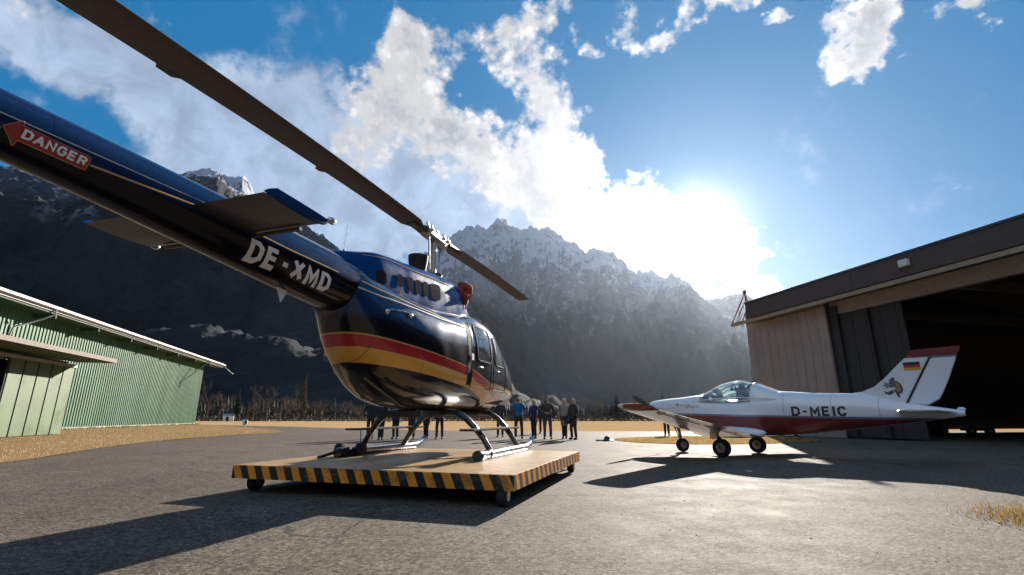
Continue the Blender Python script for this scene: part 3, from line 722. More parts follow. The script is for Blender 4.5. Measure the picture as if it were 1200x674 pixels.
# dark undergrowth at the field edge
def undergrowth():
    n = 26000; x = rng.uniform(-120, 95, n); d = 104 + 9 * rng.uniform(size=n); hmax = 1.1 + 1.2 * np.array([mnoise.noise(Vector((a * .11, 0, 3))) for a in x]).clip(-.6, 1)
    z = rng.uniform(0, 1, n) ** 1.4 * hmax; s = rng.uniform(.15, .45, n)
    c = np.stack([x, d, z], -1); o1 = rng.normal(size=(n, 3)); o2 = rng.normal(size=(n, 3))
    V = np.stack([c, c + o1 * s[:, None] * .6, c + o2 * s[:, None] * .6], 1).reshape(-1, 3); V[:, 2] = np.maximum(V[:, 2], 0)
    tag(np_mesh('undergrowth', V, np.arange(n * 3).reshape(-1, 3), simple('brush', (.05, .037, .026), .95, var=.4, scale=.3), smooth=False), kind='stuff')
undergrowth()
def forest():
    """dark spruce wood at the foot of the slopes, one mass"""
    V = []; F = []
    for i in range(2600):
        a = rng.uniform(-48, 46); D = rng.uniform(210, 430); h = rng.uniform(4, 9.5) * (.8 if a > 0 else 1); w = h * .17
        x, y = D * math.sin(R(a)), D * math.cos(R(a)); k = len(V)
        V.append((x, y, h)); ns = 6
        for lv, (zz, ww) in enumerate(((.62, .45), (.60, .25), (.30, .8), (.28, .45), (.03, 1.))):
            for j in range(ns):
                t_ = 6.28 * j / ns + lv * .5; jj = rng.uniform(.75, 1.2)
                V.append((x + math.cos(t_) * w * ww * jj, y + math.sin(t_) * w * ww * jj, h * (zz + rng.uniform(-.03, .03))))
        for j in range(ns):
            F.append((k, k + 1 + j, k + 1 + (j + 1) % ns))
            for lv in range(4):
                p = k + 1 + lv * ns; F.append((p + j, p + ns + j, p + ns + (j + 1) % ns)); F.append((p + j, p + ns + (j + 1) % ns, p + (j + 1) % ns))
    tag(np_mesh('forest', V, F, simple('forest_green', (.020, .026, .021), .95, var=.5, scale=.05), smooth=False), kind='stuff')
forest()
# field fence
fe = empty('field_fence', (-52, 96, 0), 0, 'low grey post and rail fence along the far field edge', 'fence')
for i in range(34): MB().b2((i * 2.6 - .07, -.07, 0), (i * 2.6 + .07, .07, 1.25)).build('post', MTRUNK, fe)
rl = MB(); rl.b2((0, .08, 1.02), (86, .13, 1.12)); rl.b2((0, .08, .55), (86, .13, .65)); rl.build('rail', MTRUNK, fe)
# small white hut at the edge of the field
a, _ = azel(268, HZ)
hut = empty('white_hut', (103 * math.tan(R(a)), 103, 0), .2, 'tiny white hut with grey roof at the far edge of the field', 'hut')
MB().b2((-.8, -.7, 0), (.8, .7, 1.1)).build('wall', simple('hut_white', (.75, .75, .74), .7), hut)
MB().add([(-.9, -.8, 1.1), (.9, -.8, 1.1), (.9, .8, 1.1), (-.9, .8, 1.1), (-.9, 0, 1.5), (.9, 0, 1.5)], [(0, 1, 5, 4), (2, 3, 4, 5), (0, 4, 3), (1, 2, 5)]).build('roof', MSTEEL, hut)
MB().b2((-.25, -.73, 0.02), (.3, -.70, .9)).build('door', MDARK, hut)
# white marker board on the lawn tip
a, _ = azel(288, HZ); D = 44
mk = empty('marker_board', (D * math.tan(R(a)), D, 0), .1, 'small white marker board with a dark face on the lawn tip', 'marker')
MB().b2((-.05, -.05, 0), (.05, .05, .25)).build('post', MSTEEL, mk); MB().b2((-.22, -.04, .2), (.22, .04, .62)).build('board', simple('marker_white', (.75, .73, .68), .6), mk, bevel=.01)
MB().b2((-.02, -.055, .3), (.16, -.041, .55)).build('face', MDARK, mk)
# airfield light lying at the tip of the grass island
al = empty('edge_light', (3.55, 19.0, .010), 0, 'small black edge light at the tip of the grass island', 'airfield light')
MB().lathe([(.22, 0), (.24, .03), (.12, .07), (.09, .15), (.02, .19)], 14).build('base', simple('black_rubber', (.018, .018, .018), .6), al, smooth=True)
MB().b2((-.42, -.03, .0), (-.15, .03, .05)).build('cable_box', MDARK, al)
# dark tow trolley under the hangar roof behind the tail
tr = empty('tow_trolley', (22.4, 24.4, .010), -.3, 'dark two wheeled tow trolley in the hangar shade behind the tail', 'trolley')
MBLK = simple('dark_steel', (.02, .02, .022), .5, .3)
MB().b2((-.55, -.3, .22), (.55, .3, .34)).build('frame', MBLK, tr, bevel=.02)
for sx in (-.36, .36):
    w = MB().lathe([(.05, -.32), (.20, -.30), (.22, -.25), (.20, -.20), (.05, -.18)], 18, 'Y', (sx, 0, .22)).build('wheel', MBLK, tr, smooth=True)
    MB().lathe([(.07, -.335), (.07, -.321)], 12, 'Y', (sx, 0, .22)).build('rim', MSTEEL, w)
MB().tube([(.5, 0, .3), (.95, 0, .55), (1.1, 0, .62)], .025, 8).build('handle', MSTEEL, tr)
# ================================================================== PLATFORM
HAZ = 17.9
hb = (6.85 * math.sin(R(HAZ)) - 3.547 * math.cos(R(HAZ)), 6.85 * math.cos(R(HAZ)) + 3.547 * math.sin(R(HAZ)))
HB = Vector((hb[0], hb[1], 0)); HR = R(-HAZ)
def chevron_mat():
    m, t, b = newmat('hazard_stripes'); co = objco(t); x, y, z = t.xyz(co)
    g = t.node('ShaderNodeNewGeometry'); s = t.m('ADD', x, y)
    p = t.m('FRACT', t.m('DIVIDE', t.m('ADD', s, t.m('MULTIPLY', z, .45)), .212))
    n = t.noise(co, 5., 6, .65); n2 = t.noise(co, 34., 4, .7)
    e = t.m('ADD', p, t.m('MULTIPLY', t.m('SUBTRACT', n2, .5), .03))
    c = t.mix(t.m('GREATER_THAN', e, .5), (.80, .30, .022), (.016, .015, .015))
    wear = t.ramp(t.m('ADD', n, t.m('MULTIPLY', t.m('SUBTRACT', n2, .5), .8)), .52, .68, 0, .7)
    c = t.mix(wear, c, (.11, .075, .05))
    setp(t, b, col=c, rough=.5, spec=.4, normal=bump(t, n2, .15, .005)); return m
def deck_mat():
    m, t, b = newmat('deck_boards'); co = objco(t); x, y, z = t.xyz(co)
    n = t.noise(co, 1.4, 6, .65); n2 = t.noise(t.vm('MULTIPLY', co, (1, 14, 1)), 3., 5, .65); n3 = t.noise(co, 9., 5, .7)
    c = t.mix(t.ramp(n, .35, .7), (.38, .235, .10), (.30, .19, .085)); c = t.vm('SCALE', c, scale=t.ramp(n2, .3, .7, .82, 1.12, False))
    st = t.ramp(t.m('ADD', n3, t.m('MULTIPLY', t.m('SUBTRACT', n, .5), .6)), .55, .75, 0, .65); c = t.mix(st, c, (.12, .09, .06))
    jn = t.m('LESS_THAN', t.m('FRACT', t.m('DIVIDE', t.m('ADD', x, 20), 1.19)), .006); c = t.mix(jn, c, (.04, .03, .025))
    setp(t, b, col=c, rough=t.ramp(n3, .3, .7, .28, .5, False), spec=.5, normal=bump(t, n2, .12, .004)); return m
plat = empty('transport_platform', HB + Vector((0, 0, .006)), HR, 'low wheeled platform with black and yellow warning stripes under the helicopter', 'platform')
PX0, PX1, PY0, PY1, PZ = -1.56, 1.99, -1.97, 1.63, .316
MDECK, MCH = deck_mat(), chevron_mat()
MTYRE = simple('tyre_rubber', (.016, .016, .017), .8, var=.3, scale=20, bmp=.3)
MRIM = simple('wheel_rim', (.28, .28, .27), .4, .7, var=.25)
MB().b2((PX0 + .012, PY0 + .012, PZ - .03), (PX1 - .012, PY1 - .012, PZ)).build('deck', MDECK, plat, bevel=.004)
for nm, lo, hi in (('front_fascia', (PX0, PY0, PZ - .15), (PX1, PY0 + .011, PZ - .003)), ('side_fascia', (PX1 - .011, PY0 + .012, PZ - .15), (PX1, PY1 - .012, PZ - .003)),
                   ('side_fascia', (PX0, PY0 + .012, PZ - .15), (PX0 + .011, PY1 - .012, PZ - .003)), ('rear_fascia', (PX0, PY1 - .011, PZ - .15), (PX1, PY1, PZ - .003))):
    MB().b2(lo, hi).build(nm, MCH, plat)
fb = MB()
for y in (-1.5, -.5, .5, 1.3): fb.b2((PX0 + .1, y - .04, PZ - .13), (PX1 - .1, y + .04, PZ - .035))
fb.build('under_frame', MBLK if 'MBLK' in globals() else MDARK, plat)
for wx, wy in ((PX0 + .16, PY0 + .22), (PX1 - .14, PY0 + .10), (PX0 + .16, PY1 - .22), (PX1 - .12, PY1 - .16)):
    w = MB().lathe([(.05, -.05), (.092, -.05), (.105, -.035), (.105, .035), (.092, .05), (.05, .05)], 22, 'X', (wx, wy, .109)).build('wheel', MTYRE, plat, smooth=True)
    MB().lathe([(.052, -.054), (.052, .054)], 14, 'X', (wx, wy, .109)).build('rim', MRIM, w)
    MB().b2((wx - .075, wy - .02, .10), (wx - .058, wy + .02, PZ - .04)).build('fork', MDARK, w)
tb = MB(); tb.tube([(PX1 - .3, PY1 + .0, .2), (PX1 - .25, PY1 + .45, .12)], .03, 8); tb.tube([(PX1 - .33, PY1 + .45, .12), (PX1 - .17, PY1 + .45, .12)], .03, 8); tb.build('tow_hitch', MDARK, plat)

# ================================================================== HELICOPTER
def heli_paint():
    m, t, b = newmat('glossy_dark_paint'); co = objco(t); x, y, z = t.xyz(co)
    w = t.m('ADD', z, t.m('MULTIPLY', y, .085))
    infus = t.m('MULTIPLY', t.m('GREATER_THAN', y, -3.1), t.m('LESS_THAN', t.m('ADD', y, t.m('MULTIPLY', z, .35)), 3.1))
    # behind the door the stripes break downwards towards the nose
    k = t.m('MAXIMUM', t.m('SUBTRACT', y, .05), 0.); w = t.m('ADD', w, t.m('MULTIPLY', k, .13))
    n = t.noise(co, 3., 5, .6); n2 = t.noise(co, 60., 3, .6)
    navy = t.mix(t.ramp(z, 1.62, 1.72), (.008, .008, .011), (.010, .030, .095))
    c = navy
    red = t.m('MULTIPLY', t.band(w, 1.145, 1.27), infus); gold = t.m('MULTIPLY', t.band(w, .985, 1.137), infus)
    pin = t.m('MULTIPLY', t.m('ADD', t.band(w, 1.27, 1.286), t.band(w, 1.137, 1.145)), infus)
    c = t.mix(red, c, (.40, .025, .022)); c = t.mix(gold, c, (.70, .34, .05)); c = t.mix(pin, c, (.55, .33, .10))
    belly = t.ramp(z, .77, .69); c = t.mix(t.m('MULTIPLY', belly, .8), c, (.22, .17, .11))  # tan lower zone puts the mirrored deck into the paint colour
    seam = t.m('MULTIPLY', t.m('LESS_THAN', t.m('ABSOLUTE', t.m('SUBTRACT', t.m('FRACT', t.m('DIVIDE', t.m('ADD', y, .15), .78)), .5)), .0045), t.m('LESS_THAN', y, .0)); c = t.mix(t.m('MULTIPLY', seam, .7), c, (.002, .002, .002))
    dust_sheen = t.ramp(n, .45, .75, 0, .05); c = t.mix(dust_sheen, c, (.3, .26, .2))
    setp(t, b, col=c, rough=t.ramp(n, .3, .7, .14, .24, False), spec=.35, coat=.55, coatrough=.05, coation=1.5, normal=bump(t, t.noise(co, 2.2, 2, .5), .05, .02)); return m
MHP = heli_paint()
MNAVY = simple('navy_paint', (.004, .048, .19), .22, var=.12, scale=2.5, spec=.06)
MBOOM = None
def boom_paint():
    m, t, b = newmat('boom_paint'); co = objco(t); x, y, z = t.xyz(co)
    mid = t.m('ADD', 2.0, t.m('MULTIPLY', t.m('ADD', y, 2.6), -.03))
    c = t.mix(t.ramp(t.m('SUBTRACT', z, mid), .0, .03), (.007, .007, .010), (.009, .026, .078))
    n = t.noise(co, 3., 5, .6); sp = t.noise(co, 130., 2, .6)
    c = t.mix(t.m('MULTIPLY', t.m('GREATER_THAN', sp, .70), .12), c, (.3, .3, .3))
    seam = t.m('LESS_THAN', t.m('ABSOLUTE', t.m('SUBTRACT', t.m('FRACT', t.m('DIVIDE', y, .62)), .5)), .004); c = t.mix(t.m('MULTIPLY', seam, .6), c, (.002, .002, .002))
    setp(t, b, col=c, rough=t.ramp(n, .3, .7, .12, .22, False), spec=.14, coat=.22, coatrough=.08, coation=1.4); return m
MBOOM = boom_paint()
MBLADE = simple('blade_brown', (.085, .062, .047), .55, var=.22, scale=3.)
MMETAL = simple('bright_metal', (.55, .54, .52), .25, .95, var=.15, scale=8)
MGREASE = simple('dark_metal', (.10, .085, .07), .45, .7, var=.35, scale=14)
MGOLD = simple('gold_line', (.50, .31, .12), .4, var=.1)
MWHITE = simple('white_lettering', (.86, .85, .82), .5, var=.08)
MREDS = simple('red_sign', (.34, .03, .03), .5, var=.12)
MREDCOV = simple('red_cover_cloth', (.30, .045, .02), .85, var=.35, scale=14, bmp=.6, bscale=30)
MVENT = simple('vent_mesh', (.028, .027, .028), .9, 0., var=.35, scale=50, spec=.02)
MSKID = simple('skid_paint', (.03, .028, .03), .25, .2, var=.3, scale=6, coat=.6)
MTUBE = simple('skid_tube', (.42, .42, .46), .2, .9, var=.2, scale=6)
def glass_mat(name, col=(.78, .9, .95), rough=.02, dust_sheen=.10):
    m, t, b = newmat(name); n = t.noise(objco(t), 5., 4, .6)
    setp(t, b, col=col, rough=t.ramp(n, .3, .7, rough, rough + .04, False), spec=.5)
    tr = t.node('ShaderNodeBsdfTransparent'); tr.inputs[0].default_value = (*col, 1); gl = t.node('ShaderNodeBsdfGlossy'); gl.inputs['Roughness'].default_value = rough
    fr = t.node('ShaderNodeFresnel'); fr.inputs[0].default_value = 1.75
    df = t.node('ShaderNodeBsdfDiffuse'); df.inputs[0].default_value = (.8, .85, .88, 1)
    mx = t.node('ShaderNodeMixShader'); t.l.new(t.m('ADD', t.m('MULTIPLY', fr.outputs[0], 1.1), .05, clamp=True), mx.inputs[0]); t.l.new(tr.outputs[0], mx.inputs[1]); t.l.new(gl.outputs[0], mx.inputs[2])
    m2 = t.node('ShaderNodeMixShader'); t.l.new(t.ramp(n, .35, .8, dust_sheen * .5, dust_sheen * 1.6), m2.inputs[0]); t.l.new(mx.outputs[0], m2.inputs[1]); t.l.new(df.outputs[0], m2.inputs[2])  # pale diffuse share: dust film, raised to stand for light reflected in the glass
    out = [q for q in t.n if q.type == 'OUTPUT_MATERIAL'][0]; t.l.new(m2.outputs[0], out.inputs[0]); return m
MGLASS = glass_mat('cabin_glass')
MSEAT = simple('seat_cloth', (.05, .05, .055), .9, var=.2)

class Hull:
    """body lofted from superellipse sections along Y"""
    def __init__(s, st, n=2.6):
        st = sorted(st); y = [q[0] for q in st]
        s.top, s.bot, s.hw, s.zc = [pchip(y, [q[i] for q in st]) for i in (1, 2, 3, 4)]
        s.nn = pchip(y, [q[5] if len(q) > 5 else n for q in st]); s.y0, s.y1 = y[0], y[-1]
    def pt(s, y, th, off=0.):
        n = float(s.nn(y)); c, sn = math.cos(th), math.sin(th); zc = float(s.zc(y)); h = float(s.top(y)) - zc if sn >= 0 else zc - float(s.bot(y))
        X = (float(s.hw(y)) + off) * math.copysign(abs(c) ** (2 / n), c); Z = zc + (h + off) * math.copysign(abs(sn) ** (2 / n), sn)
        return Vector((X, y, Z))
    def half(s, y, z):
        n = float(s.nn(y)); zc = float(s.zc(y)); h = float(s.top(y)) - zc if z >= zc else zc - float(s.bot(y))
        q = min(abs(z - zc) / max(h, 1e-4), .999)
        return float(s.hw(y)) * (1 - q ** n) ** (1 / n)
    def mesh(s, ys, nth, skip=None, off=0., caps=True):
        mb = MB(); ths = [2 * math.pi * k / nth for k in range(nth)]
        vs = [s.pt(y, th, off) for y in ys for th in ths]; fs = []
        for i in range(len(ys) - 1):
            for k in range(nth):
                f = (i * nth + k, i * nth + (k + 1) % nth, (i + 1) * nth + (k + 1) % nth, (i + 1) * nth + k)
                if skip:
                    c = sum((vs[q] for q in f), Vector()) / 4
                    if skip(c): continue
                fs.append(f)
        if caps: fs += [tuple(range(nth)), tuple((len(ys) - 1) * nth + k for k in range(nth))[::-1]]
        return mb.add(vs, fs)
    def patch(s, poly, side, off, cell=.08):
        """flat outline in (y, z) laid on the side of the body"""
        bm = bmesh.new(); vs = [bm.verts.new((p[0], p[1], 0)) for p in poly]; bm.faces.new(vs)
        for ax in (0, 1):
            lo = min(p[ax] for p in poly); hi = max(p[ax] for p in poly); q = lo + cell
            while q < hi:
                co = [0, 0, 0]; co[ax] = q; no = [0, 0, 0]; no[ax] = 1
                bmesh.ops.bisect_plane(bm, geom=bm.verts[:] + bm.edges[:] + bm.faces[:], plane_co=co, plane_no=no); q += cell
        mb = MB(); bm.verts.index_update()
        P = [(side * (s.half(v.co.x, v.co.y) + off), v.co.x, v.co.y) for v in bm.verts]
        mb.add(P, [tuple(v.index for v in f.verts) for f in bm.faces]); bm.free(); return mb

GLYPH = {  # strokes on a 0..1 cell: (points, closed)
    'D': [([(0, 0), (0, 1), (.55, 1), (.88, .78), (.88, .22), (.55, 0)], True)], 'E': [([(.82, 0), (0, 0), (0, 1), (.82, 1)], False), ([(.09, .5), (.72, .5)], False)],
    '-': [([(.0, .46), (.5, .46)], False)], 'X': [([(0, 0), (.9, 1)], False), ([(0, 1), (.9, 0)], False)], 'M': [([(0, 0), (0, 1), (.5, .25), (1, 1), (1, 0)], False)],
    'I': [([(0, 0), (0, 1)], False)], 'C': [([(.88, .74), (.66, 1), (.25, 1), (0, .74), (0, .26), (.25, 0), (.66, 0), (.88, .26)], False)],
    'A': [([(0, 0), (.46, 1), (.92, 0)], False), ([(.2, .3), (.72, .3)], False)], 'N': [([(0, 0), (0, 1), (.85, 0), (.85, 1)], False)],
    'G': [([(.86, .78), (.66, 1), (.25, 1), (0, .74), (0, .26), (.25, 0), (.66, 0), (.88, .2), (.88, .48), (.5, .48)], False)], 'R': [([(0, 0), (0, 1), (.62, 1), (.82, .82), (.82, .64), (.62, .46), (.1, .46)], False), ([(.46, .46), (.86, 0)], False)]}
ADV = {'I': .0, '-': .5, 'M': 1.0, 'X': .9, 'A': .92, 'N': .85, 'D': .88, 'E': .82, 'C': .88, 'G': .88, 'R': .86}
def letters(txt, aspect, stroke, gap):
    """thick-stroke block letters as quads in (0..1, 0..1); aspect = letter width over height, stroke as share of the height"""
    quads = []; x = 0.; sw = stroke; adv = lambda ch: ADV[ch] * aspect * (1 - sw) + sw
    for ch in txt:
        W = aspect * (1 - sw)
        for k, (pts, closed) in enumerate(GLYPH[ch]):
            P = [Vector((x + sw / 2 + p[0] * W, sw / 2 + p[1] * (1 - sw), 0)) for p in pts]; n = len(P); L_, R_ = [], []
            for i in range(n):
                a = P[i - 1] if (i or closed) else None; b = P[(i + 1) % n] if (i < n - 1 or closed) else None
                d1 = (P[i] - a).normalized() if a is not None else None; d2 = (b - P[i]).normalized() if b is not None else None
                d1 = d1 if d1 is not None else d2; d2 = d2 if d2 is not None else d1
                nn = Vector((-(d1 + d2).y, (d1 + d2).x, 0)).normalized(); c_ = max(nn.dot(Vector((-d1.y, d1.x, 0))), .45); ext = Vector((0, 0, 0))
                if not closed and i in (0, n - 1) and ch not in 'X': ext = (d1 if i else -d1) * (sw / 2 if (ch not in 'EGRAC-' or (ch == 'A' and k == 0) or (ch == 'R' and i == 0 and k == 0)) else 0)
                q = P[i] + ext; L_.append(q + nn * sw / 2 / c_); R_.append(q - nn * sw / 2 / c_)
            for i in range(n if closed else n - 1):
                j = (i + 1) % n
                for s_ in range(4):
                    f = lambda A, B, t_: A.lerp(B, t_)
                    quads.append(([f(L_[i], L_[j], s_ / 4), f(L_[i], L_[j], (s_ + 1) / 4), f(R_[i], R_[j], (s_ + 1) / 4), f(R_[i], R_[j], s_ / 4)], k))
        x += adv(ch) + gap
    tot = x - gap
    return [([(p.x / tot, min(max(p.y, 0), 1)) for p in q], k) for q, k in quads]
def text_on(hull, txt, fn, side, off, name, mat, parent, aspect=.62, stroke=.2, gap=.16):
    mb = MB()
    for q, k in letters(txt, aspect, stroke, gap):
        # each quad cut across so that it hugs the curved side
        (a, b, c, d) = q; P = []
        for t_ in (0, .5, 1):
            for A, B in ((a, d), (b, c)):
                u = A[0] + (B[0] - A[0]) * t_; v = A[1] + (B[1] - A[1]) * t_; y, z = fn(u, v); P.append((side * (hull.half(y, z) + off + .0008 * k), y, z))
        mb.add(P, [(0, 1, 3, 2), (2, 3, 5, 4)])
    return mb.build(name, mat, parent, recalc=False, merge=False)
def squiggle(hull, strokes, side, off, name, mat, parent):
    mb = MB()
    for st in strokes: mb.tube([(side * (hull.half(y, z) + off), y, z) for y, z in st], .006, 5)
    return mb.build(name, mat, parent)

heli = empty('helicopter', HB + Vector((0, 0, PZ)), HR, 'black and navy helicopter with red and gold stripes parked on the striped platform', 'helicopter')
def fwd(rows): return [((a + .2 * min(1, max(0, (-1.1 - a) / .6)) + .1 * min(1, max(0, (a - 1.8) / 1.))), *r_) for a, *r_ in rows]
body = Hull(fwd([(-2.62, 2.30, 1.66, .30, 2.0, 2.2), (-2.48, 2.28, 1.42, .345, 1.92, 2.3), (-2.36, 2.26, 1.23, .39, 1.82, 2.3), (-2.13, 2.22, 1.02, .455, 1.70, 2.4), (-1.85, 2.17, .84, .52, 1.58, 2.5), (-1.45, 2.12, .73, .59, 1.48, 2.6),
             (-.8, 2.11, .67, .65, 1.38, 2.7), (0, 2.18, .66, .68, 1.34, 2.8), (.7, 2.27, .66, .685, 1.32, 2.8), (1.2, 2.26, .67, .67, 1.28, 2.7), (1.6, 2.14, .69, .645, 1.22, 2.5), (2.0, 1.92, .715, .60, 1.16, 2.4), (2.4, 1.66, .76, .53, 1.1, 2.3),
             (2.8, 1.40, .83, .41, 1.06, 2.2), (3.05, 1.235, .90, .28, 1.04, 2.1), (3.18, 1.12, .96, .15, 1.03, 2.), (3.22, 1.05, 1.01, .04, 1.03, 2.)]))
BY0, BY1 = -2.62, 3.22
WINS = [(.26, .88, 1.42, 1.98), (1.10, 1.66, 1.42, 1.93)]
def inwin(c):
    if any(a < c.y < b and lo < c.z < hi for a, b, lo, hi in WINS): return True
    if 1.80 < c.y < 2.78 and c.z > 1.30 and abs(c.x) > .035: return True
    return False
ys = sorted(set([round(float(q), 3) for q in np.concatenate([np.arange(-2.42, -2., .05), np.arange(-2., 3.06, .06), np.arange(3.1, 3.325, .03), [3.32], [w for W in WINS for w in W[:2]], [1.8, 2.78]])]))
ys = [q for i, q in enumerate(ys) if i == 0 or q - ys[i - 1] > .004]
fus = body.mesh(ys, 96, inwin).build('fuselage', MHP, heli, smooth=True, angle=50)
boom = Hull([(-7.0, 2.32, 2.06, .13, 2.19, 2.), (-5.5, 2.375, 2.0, .19, 2.18, 2.), (-4.0, 2.37, 1.86, .255, 2.11, 2.), (-2.9, 2.35, 1.74, .30, 2.04, 2.), (-2.1, 2.33, 1.68, .32, 2.0, 2.)], 2.)
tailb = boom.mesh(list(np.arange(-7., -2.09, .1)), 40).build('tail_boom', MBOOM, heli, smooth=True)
cowl = Hull([(-3.0, 2.30, 1.9, .10, 2.0, 2.6), (-2.72, 2.34, 1.9, .17, 2.0, 3.2), (-2.3, 2.44, 1.9, .27, 2.05, 3.6), (-1.95, 2.53, 1.9, .335, 2.1, 4.), (-1.2, 2.60, 1.9, .36, 2.1, 4.5), (-.3, 2.69, 1.9, .37, 2.1, 4.5), (.25, 2.72, 1.9, .36, 2.1, 4.), (.5, 2.66, 1.9, .33, 2.1, 3.6), (.8, 2.48, 1.9, .27, 2.1, 3.), (1.1, 2.26, 1.9, .18, 2.1, 2.6)], 4.)
cw = cowl.mesh(list(np.arange(-3., 1.11, .05)), 64).build('engine_cowling', MNAVY, heli, smooth=True, angle=35)
def quad_vent(pts, side=1):
    c = [sum(p[i] for p in pts) / len(pts) for i in (0, 1)]
    return cowl.patch(pts, side, .006)
VENTS = [[(-2.09, 2.25), (-1.91, 2.27), (-1.89, 2.12), (-2.07, 2.1)], [(-1.67, 2.32), (-1.55, 2.33), (-1.53, 2.17), (-1.655, 2.16)], [(-1.48, 2.34), (-1.29, 2.36), (-1.27, 2.16), (-1.37, 2.15)],
         [(-1.24, 2.36), (-1.08, 2.38), (-1.06, 2.18), (-1.22, 2.17)], [(-1.03, 2.39), (-.87, 2.41), (-.85, 2.19), (-1.01, 2.19)], [(-.82, 2.42), (-.50, 2.46), (-.48, 2.22), (-.79, 2.19)]]
def roundpoly(p, k=.22):
    q = []
    for i in range(len(p)):
        a, b, c = p[i - 1], p[i], p[(i + 1) % len(p)]
        q += [tuple(b[j] + (a[j] - b[j]) * k for j in (0, 1)), tuple(b[j] + (a[j] - b[j]) * k * .3 + (c[j] - b[j]) * k * .3 for j in (0, 1)), tuple(b[j] + (c[j] - b[j]) * k for j in (0, 1))]
    return q
for v in VENTS:
    for sd in (1, -1): cowl.patch(roundpoly(v), sd, .006).build('air_vent', MVENT, cw)
for sd in (1, -1):
    cowl.patch([(-1.55 + .05 * math.cos(t_), 2.09 + .05 * math.sin(t_)) for t_ in np.linspace(0, 6.28, 17)[:-1]], sd, .007).build('drain_port', MDARK, cw)
def line_on(h, pts, side, r, name, mat, parent, n=24):
    P = []
    pts = np.array(pts); d = np.linspace(0, len(pts) - 1, n)
    for q in d:
        i = min(int(q), len(pts) - 2); y, z = pts[i] + (pts[i + 1] - pts[i]) * (q - i); P.append((side * (h.half(y, z) + r * .3), y, z))
    return MB().tube(P, r, 6).build(name, mat, parent, smooth=True)
for sd in (1, -1):
    line_on(cowl, [(-2.25, 2.40), (-1.9, 2.45), (-1.3, 2.47), (-.6, 2.52), (.1, 2.55)], sd, .006, 'gold_pinstripe', MGOLD, cw)
    line_on(body, [(-2.35, 2.04), (-2.1, 2.00), (-1.6, 1.96), (-.9, 1.93), (-.1, 1.88)], sd, .008, 'gold_pinstripe', MGOLD, fus, 40)
    line_on(boom, [(-5.05, 2.085), (-4.2, 2.105), (-3.84, 2.085), (-3.4, 2.055), (-2.75, 2.03)], sd, .007, 'gold_pinstripe', MGOLD, tailb, 60)
    line_on(boom, [(-6.6, 2.07), (-5.9, 2.08), (-5.48, 2.09)], sd, .007, 'gold_pinstripe', MGOLD, tailb, 30)
    line_on(boom, [(-6.6, 2.165), (-5.4, 2.165), (-4.2, 2.15)], sd, .004, 'rivet_strip', MMETAL, tailb, 60)
    line_on(body, [(-2.4, 1.96), (-2.1, 1.92), (-1.5, 1.90), (-.8, 1.88), (-.1, 1.90)], sd, .010, 'shoulder_highlight', simple('pale_highlight', (.5, .5, .5), .35, .4), fus, 40)  # pale line drawn in place of the highlight along the shoulder edge
# lettering
def reg(u, v): y = -3.79 + 1.0 * u - .05 * v; return y, 1.862 - .056 * u + .168 * v
text_on(boom, 'DE-XMD', reg, 1, .006, 'lettering', MWHITE, tailb, aspect=.72, stroke=.22, gap=.15)
def reg_l(u, v): y = -2.79 - 1.0 * u; return y, 1.806 + .056 * u + .168 * v
text_on(boom, 'DE-XMD', reg_l, -1, .006, 'lettering', MWHITE, tailb, aspect=.72, stroke=.22, gap=.15)
dz = lambda y: 2.05 - .05 * (y + 5.065)
dsign = boom.patch([(-5.40, dz(-5.4)), (-5.06, dz(-5.06)), (-5.06, dz(-5.06) + .08), (-5.40, dz(-5.4) + .078)], 1, .004, .03); 
k0 = boom.patch([(-5.475, 2.105), (-5.395, 2.035), (-5.405, 2.172)], 1, .0045, .02); dsign.add(k0.v, k0.f)
ds = dsign.build('danger_arrow_sign', MREDS, tailb)
text_on(boom, 'DANGER', lambda u, v: (-5.392 + .318 * u, dz(-5.392 + .318 * u) + .014 + .052 * v), 1, .009, 'lettering', MWHITE, ds, aspect=.82, stroke=.22, gap=.14)
line_on(boom, [(-5.475, 2.105), (-5.405, 2.172), (-5.40, 2.145), (-5.06, 2.13), (-5.06, 2.05), (-5.395, 2.066), (-5.395, 2.035), (-5.475, 2.105)], 1, .003, 'sign_edge', MGOLD, ds, 80)
# doors and glass
frame_m = simple('door_frame_black', (.012, .012, .013), .75, spec=.15)
for sd in (1, -1):
    for i, (a, b, lo, hi) in enumerate(WINS):
        nm = ('passenger_door', 'cockpit_door')[i]
        a1, b1 = a - .20, b + .16
        # door outline as a thin seam with its window
        seam = [(a1, 1.0), (a1, 1.6), (a1 + .06, 2.02), (b1 - .06, 2.02 - .04 * i), (b1, 1.6), (b1 - .03 * i, 1.0), (a1, 1.0)]
        dr = line_on(body, seam, sd, .006, nm, frame_m, heli, 90)
        body.patch(roundpoly([(a - .012, lo - .012), (b + .012, lo - .012), (b + .012, hi + .012), (a - .012, hi + .012)], .14), sd, .005).build('door_window', MGLASS, dr)
        line_on(body, roundpoly([(a, lo), (b, lo), (b, hi), (a, hi)], .12) + [(a, lo + (hi - lo) * .12)], sd, .014, 'window_frame', frame_m, dr, 60)
        hy = a + .02
        MB().tube([(sd * (body.half(hy, 1.32) + .005), hy, 1.32), (sd * (body.half(hy, 1.32) + .035), hy + .03, 1.32), (sd * (body.half(hy + .12, 1.32) + .03), hy + .13, 1.315)], .011, 8).build('door_handle', MMETAL, dr, smooth=True)
    body.patch([(-.10, 1.02), (.04, 1.02), (.07, 1.95), (-.07, 1.98)], sd, .004).build('door_post', frame_m, heli)
    body.patch([(.02, 1.40), (.10, 1.40), (.10, 1.50), (.02, 1.50)], sd, .012).build('door_placard', MWHITE, heli)
